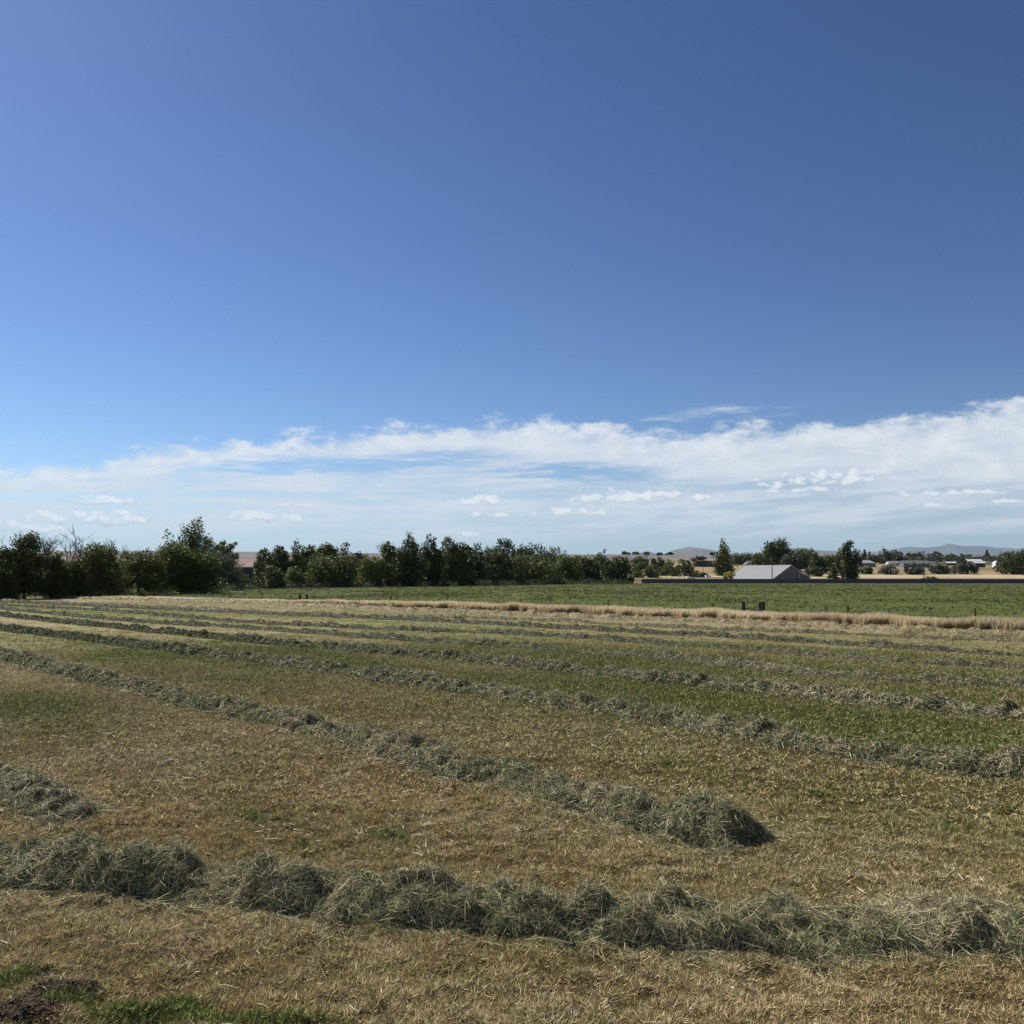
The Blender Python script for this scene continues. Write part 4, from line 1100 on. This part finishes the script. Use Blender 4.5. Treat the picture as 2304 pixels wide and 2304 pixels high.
# ------------------------------------------------------------------ sun, sky, clouds
SUN_AZ = -50.0; SUN_EL = 47.0       # to the left of the view, well up
sv = Vector((math.sin(R(SUN_AZ)) * math.cos(R(SUN_EL)), math.cos(R(SUN_AZ)) * math.cos(R(SUN_EL)), math.sin(R(SUN_EL))))
sl = bpy.data.lights.new('sun', 'SUN'); sl.energy = 5.0; sl.angle = R(.5); sl.color = (1, .95, .86)
so = bpy.data.objects.new('sun', sl); COL.objects.link(so); so.rotation_euler = (-sv).to_track_quat('-Z', 'Y').to_euler(); so.location = (-20, 10, 30)

W = bpy.data.worlds.new('World'); SC.world = W; W.use_nodes = True
nt = W.node_tree; N = nt.nodes; L = nt.links; N.clear()
W.cycles.sampling_method = 'MANUAL'; W.cycles.sample_map_resolution = 256
BG = .10
EXPO = .30; XK = 2 ** -EXPO        # the photograph is exposed for the ground
def mth(op, a, b=None, c=None, clamp=False):
    n = N.new('ShaderNodeMath'); n.operation = op; n.use_clamp = clamp
    for i, v in enumerate((a, b, c)):
        if v is None: continue
        if isinstance(v, (int, float)): n.inputs[i].default_value = v
        else: L.new(v, n.inputs[i])
    return n.outputs[0]
def smooth(lo, hi, x):
    n = N.new('ShaderNodeMapRange'); n.interpolation_type = 'SMOOTHSTEP'
    for i, v in enumerate((x, lo, hi)):
        if isinstance(v, (int, float)): n.inputs[i].default_value = v
        else: L.new(v, n.inputs[i])
    return n.outputs[0]
def comb(x, y, z=0.0):
    n = N.new('ShaderNodeCombineXYZ')
    for i, v in enumerate((x, y, z)):
        if isinstance(v, (int, float)): n.inputs[i].default_value = v
        else: L.new(v, n.inputs[i])
    return n.outputs[0]
def nois(vec, scale=1.0, detail=6, rough=.6, dist=0.0):
    n = N.new('ShaderNodeTexNoise'); n.noise_dimensions = '2D'; n.inputs['Scale'].default_value = scale; n.inputs['Detail'].default_value = detail; n.inputs['Roughness'].default_value = rough; n.inputs['Distortion'].default_value = dist
    L.new(vec, n.inputs['Vector']); return n.outputs['Fac']
def mixc(f, a, b):
    n = N.new('ShaderNodeMix'); n.data_type = 'RGBA'
    L.new(f, n.inputs[0])
    for i, v in ((6, a), (7, b)):
        if isinstance(v, tuple): n.inputs[i].default_value = (*v, 1)
        else: L.new(v, n.inputs[i])
    return n.outputs[2]
sky = N.new('ShaderNodeTexSky'); sky.sky_type = 'NISHITA'; sky.sun_disc = False
sky.sun_elevation = R(SUN_EL); sky.sun_rotation = R(SUN_AZ); sky.altitude = 750; sky.air_density = 1.0; sky.dust_density = .6; sky.ozone_density = 2.0
tcn = N.new('ShaderNodeTexCoord'); nv = N.new('ShaderNodeVectorMath'); nv.operation = 'NORMALIZE'; L.new(tcn.outputs['Generated'], nv.inputs[0])
sp = N.new('ShaderNodeSeparateXYZ'); L.new(nv.outputs[0], sp.inputs[0])
az = mth('MULTIPLY', mth('ARCTAN2', sp.outputs[0], sp.outputs[1]), 57.29578)
el = mth('MULTIPLY', mth('ARCSINE', sp.outputs[2]), 57.29578)
def curve(pts, lo, hi, vmax):
    n = N.new('ShaderNodeFloatCurve'); c = n.mapping.curves[0]
    n.mapping.use_clip = False
    P = [((a - lo) / (hi - lo), v / vmax) for a, v in pts]
    while len(c.points) < len(P): c.points.new(.5, .5)
    for p, (a, v) in zip(c.points, P): p.location = (a, v)
    n.mapping.update()
    f = mth('DIVIDE', mth('SUBTRACT', az, lo), hi - lo, None, True); L.new(f, n.inputs['Value'])
    return mth('MULTIPLY', n.outputs[0], vmax)
tops = [AE(x, y) for x, y in ((0, 1044), (200, 1030), (330, 1000), (584, 985), (850, 960), (1152, 940), (1380, 950), (1500, 966), (1728, 950), (2010, 930), (2160, 915), (2304, 880))]
bots = [AE(x, y) for x, y in ((0, 1098), (330, 1058), (584, 1024), (850, 1016), (1152, 1006), (1380, 1030), (1500, 1045), (1728, 1050), (2010, 1055), (2160, 1060), (2304, 1060))]
etop = curve([(-60, 4.0)] + tops + [(45, 12.0), (60, 10)], -60, 60, 20)
ebot = curve([(-60, 3.0)] + bots + [(45, 6.5), (60, 6)], -60, 60, 20)
def ax(a, ka, b, kb, off=0.0): return comb(mth('MULTIPLY_ADD', a, ka, off), mth('MULTIPLY_ADD', b, kb, off * 1.7))
puff = nois(ax(az, .34, el, .80), 1, 5, .62)
fine = nois(ax(az, 1.3, el, 2.4, 14.0), 1, 4, .6)
tilt = mth('MULTIPLY_ADD', az, -.03, el)
strk = nois(ax(az, .09, tilt, 1.05, 7.0), 1, 4, .58)
strk2 = nois(ax(az, .28, tilt, 2.3, 31.0), 1, 5, .62)
cpuff = nois(ax(az, 1.15, el, 2.5, 21.0), 1, 5, .58)
# band of cloud with a lumpy upper edge
te = mth('ADD', etop, mth('ADD', mth('MULTIPLY', mth('SUBTRACT', puff, .52), 3.4), mth('MULTIPLY', mth('SUBTRACT', fine, .5), .8)))
up = smooth(-.15, 1.0, mth('SUBTRACT', te, el))
be = mth('ADD', ebot, mth('MULTIPLY', mth('SUBTRACT', strk2, .5), 2.6))
dn = smooth(-.9, .25, mth('SUBTRACT', el, be))
band = mth('MULTIPLY', mth('MULTIPLY', up, dn), mth('ADD', .80, mth('MULTIPLY', smooth(.35, .65, puff), .20)))
# veil of streaks under it
vt = smooth(-.6, .9, mth('SUBTRACT', mth('SUBTRACT', etop, .9), mth('ADD', el, mth('MULTIPLY', mth('SUBTRACT', strk2, .5), 1.6))))
vb = smooth(1.5, 3.6, mth('ADD', el, mth('MULTIPLY', mth('SUBTRACT', strk, .5), 2.5)))
veil = mth('MULTIPLY', mth('MULTIPLY', vt, vb), mth('ADD', .40, mth('MULTIPLY', smooth(.36, .60, mth('MULTIPLY_ADD', strk, .6, mth('MULTIPLY', strk2, .4))), .57)))
def blob(px, py, pw, ph, tilt=0.0):
    a0_, e0_ = AE(px, py); a1_, _ = AE(px + pw, py); _, e1_ = AE(px, py - ph)
    da = mth('SUBTRACT', az, a0_); de = mth('SUBTRACT', mth('SUBTRACT', el, e0_), mth('MULTIPLY', da, tilt))
    u = mth('DIVIDE', da, abs(a1_ - a0_)); v = mth('DIVIDE', de, abs(e1_ - e0_))
    return u, v
hole = None
for (px, py, pw, ph, tl, amt) in ((640, 1044, 420, 24, .045, 1.0), (960, 1022, 220, 18, .035, .95), (1330, 1060, 190, 22, .01, .9), (1760, 1020, 150, 12, .02, .5), (130, 1120, 210, 13, .02, .7), (420, 1134, 150, 8, 0, .4)):
    u, v = blob(px, py, pw, ph, tl)
    q = mth('ADD', mth('MULTIPLY', u, u), mth('MULTIPLY', v, v)); q = mth('ADD', q, mth('MULTIPLY', mth('SUBTRACT', strk2, .5), 4.0))
    h = mth('MULTIPLY', smooth(1.5, .2, q), amt)
    hole = h if hole is None else mth('MAXIMUM', hole, h)
keep = mth('SUBTRACT', 1.0, hole)
veil = mth('MULTIPLY', veil, keep)
# small flat based cumulus near the horizon
qmin = None; vsel = None
vec = comb(az, el)
for (px, py, pw, ph) in ((245, 1131, 85, 15), (215, 1170, 150, 26), (50, 1190, 115, 22), (600, 1167, 98, 16), (1085, 1130, 70, 17), (1110, 1160, 66, 9), (1390, 1125, 135, 22), (1500, 1114, 62, 24), (1290, 1156, 88, 15), (1580, 1121, 44, 15),
                         (1770, 1090, 58, 23), (1900, 1082, 98, 26), (1815, 1105, 120, 12), (2055, 1116, 34, 12), (2175, 1109, 78, 15), (2275, 1129, 52, 9), (1060, 1206, 70, 9), (660, 1138, 40, 8), (2105, 1139, 30, 7)):
    a0_, e0_ = AE(px, py); a1_, _ = AE(px + pw, py); _, e1_ = AE(px, py - ph)
    ia = 1 / abs(a1_ - a0_); ie = 1 / abs(e1_ - e0_)
    n = N.new('ShaderNodeVectorMath'); n.operation = 'MULTIPLY_ADD'; L.new(vec, n.inputs[0]); n.inputs[1].default_value = (ia, ie, 0); n.inputs[2].default_value = (-a0_ * ia, -e0_ * ie, 0)
    d = N.new('ShaderNodeVectorMath'); d.operation = 'DOT_PRODUCT'; L.new(n.outputs[0], d.inputs[0]); L.new(n.outputs[0], d.inputs[1]); q = d.outputs['Value']
    v = mth('MULTIPLY_ADD', el, ie, -e0_ * ie)
    if qmin is None: qmin, vsel = q, v
    else:
        lt = mth('LESS_THAN', q, qmin); vsel = mth('MULTIPLY_ADD', lt, mth('SUBTRACT', v, vsel), vsel); qmin = mth('MINIMUM', q, qmin)
vneg = mth('MINIMUM', vsel, 0.0)
qq = mth('ADD', qmin, mth('MULTIPLY', mth('MULTIPLY', vneg, vneg), 3.0))
qq = mth('ADD', qq, mth('MULTIPLY_ADD', mth('SUBTRACT', cpuff, .5), 6.0, mth('MULTIPLY', mth('SUBTRACT', fine, .5), 1.6)))
cum = mth('MULTIPLY', smooth(1.35, -.5, qq), .92)
shade = mth('MULTIPLY', smooth(-.6, .5, mth('MULTIPLY_ADD', mth('SUBTRACT', cpuff, .5), -1.6, vsel)), smooth(1.1, .3, qq))
# thin wisps above the band on the right
u, v = blob(1640, 930, 210, 22, .05)
q = mth('ADD', mth('ADD', mth('MULTIPLY', u, u), mth('MULTIPLY', v, v)), mth('MULTIPLY', mth('SUBTRACT', strk2, .5), 5.0))
wisp = mth('MULTIPLY', smooth(.8, -1.2, q), .6)
K = 1.0 / BG
skc = sky.outputs[0]
SKYGAIN = (1.00, 1.03, 1.14)      # deep, contrasty blue of the dry high desert air
def vscale(v, k):
    n = N.new('ShaderNodeVectorMath'); n.operation = 'MULTIPLY'; L.new(v, n.inputs[0]); n.inputs[1].default_value = k; return n.outputs[0]
gm = N.new('ShaderNodeGamma'); gm.inputs[1].default_value = 1.52; L.new(vscale(skc, (BG, BG, BG)), gm.inputs[0])
skc = vscale(gm.outputs[0], tuple(g * K * XK for g in SKYGAIN))
def kc(r, g, b): return (r * K * XK, g * K * XK, b * K * XK)
skc = mixc(mth('MULTIPLY', smooth(5.0, .3, el), .72), skc, kc(.46, .585, .72))      # pale air low over the horizon
c1 = mixc(veil, skc, kc(.70, .76, .83))
bandc = mixc(smooth(.30, .75, mth('MULTIPLY_ADD', puff, .55, mth('MULTIPLY', fine, .45))), kc(.68, .74, .82), kc(.84, .87, .91))
c2 = mixc(mth('MAXIMUM', mth('MULTIPLY', band, .93), wisp), c1, bandc)
cumc = mixc(smooth(.1, .8, shade), kc(.50, .56, .65), kc(.90, .915, .94))
c3 = mixc(cum, c2, cumc)
bg = N.new('ShaderNodeBackground'); bg.inputs['Strength'].default_value = BG; L.new(c3, bg.inputs['Color'])
wo = N.new('ShaderNodeOutputWorld'); L.new(bg.outputs[0], wo.inputs['Surface'])

# ------------------------------------------------------------------ render look
SC.view_settings.view_transform = 'Standard'; SC.view_settings.look = 'None'; SC.view_settings.gamma = 1; SC.view_settings.exposure = EXPO
SC.render.engine = 'CYCLES'
try:
    SC.cycles.use_denoising = True; SC.cycles.denoising_prefilter = 'NONE'; SC.cycles.max_bounces = 5; SC.cycles.diffuse_bounces = 2; SC.cycles.volume_bounces = 0; SC.cycles.transparent_max_bounces = 6
except Exception: pass
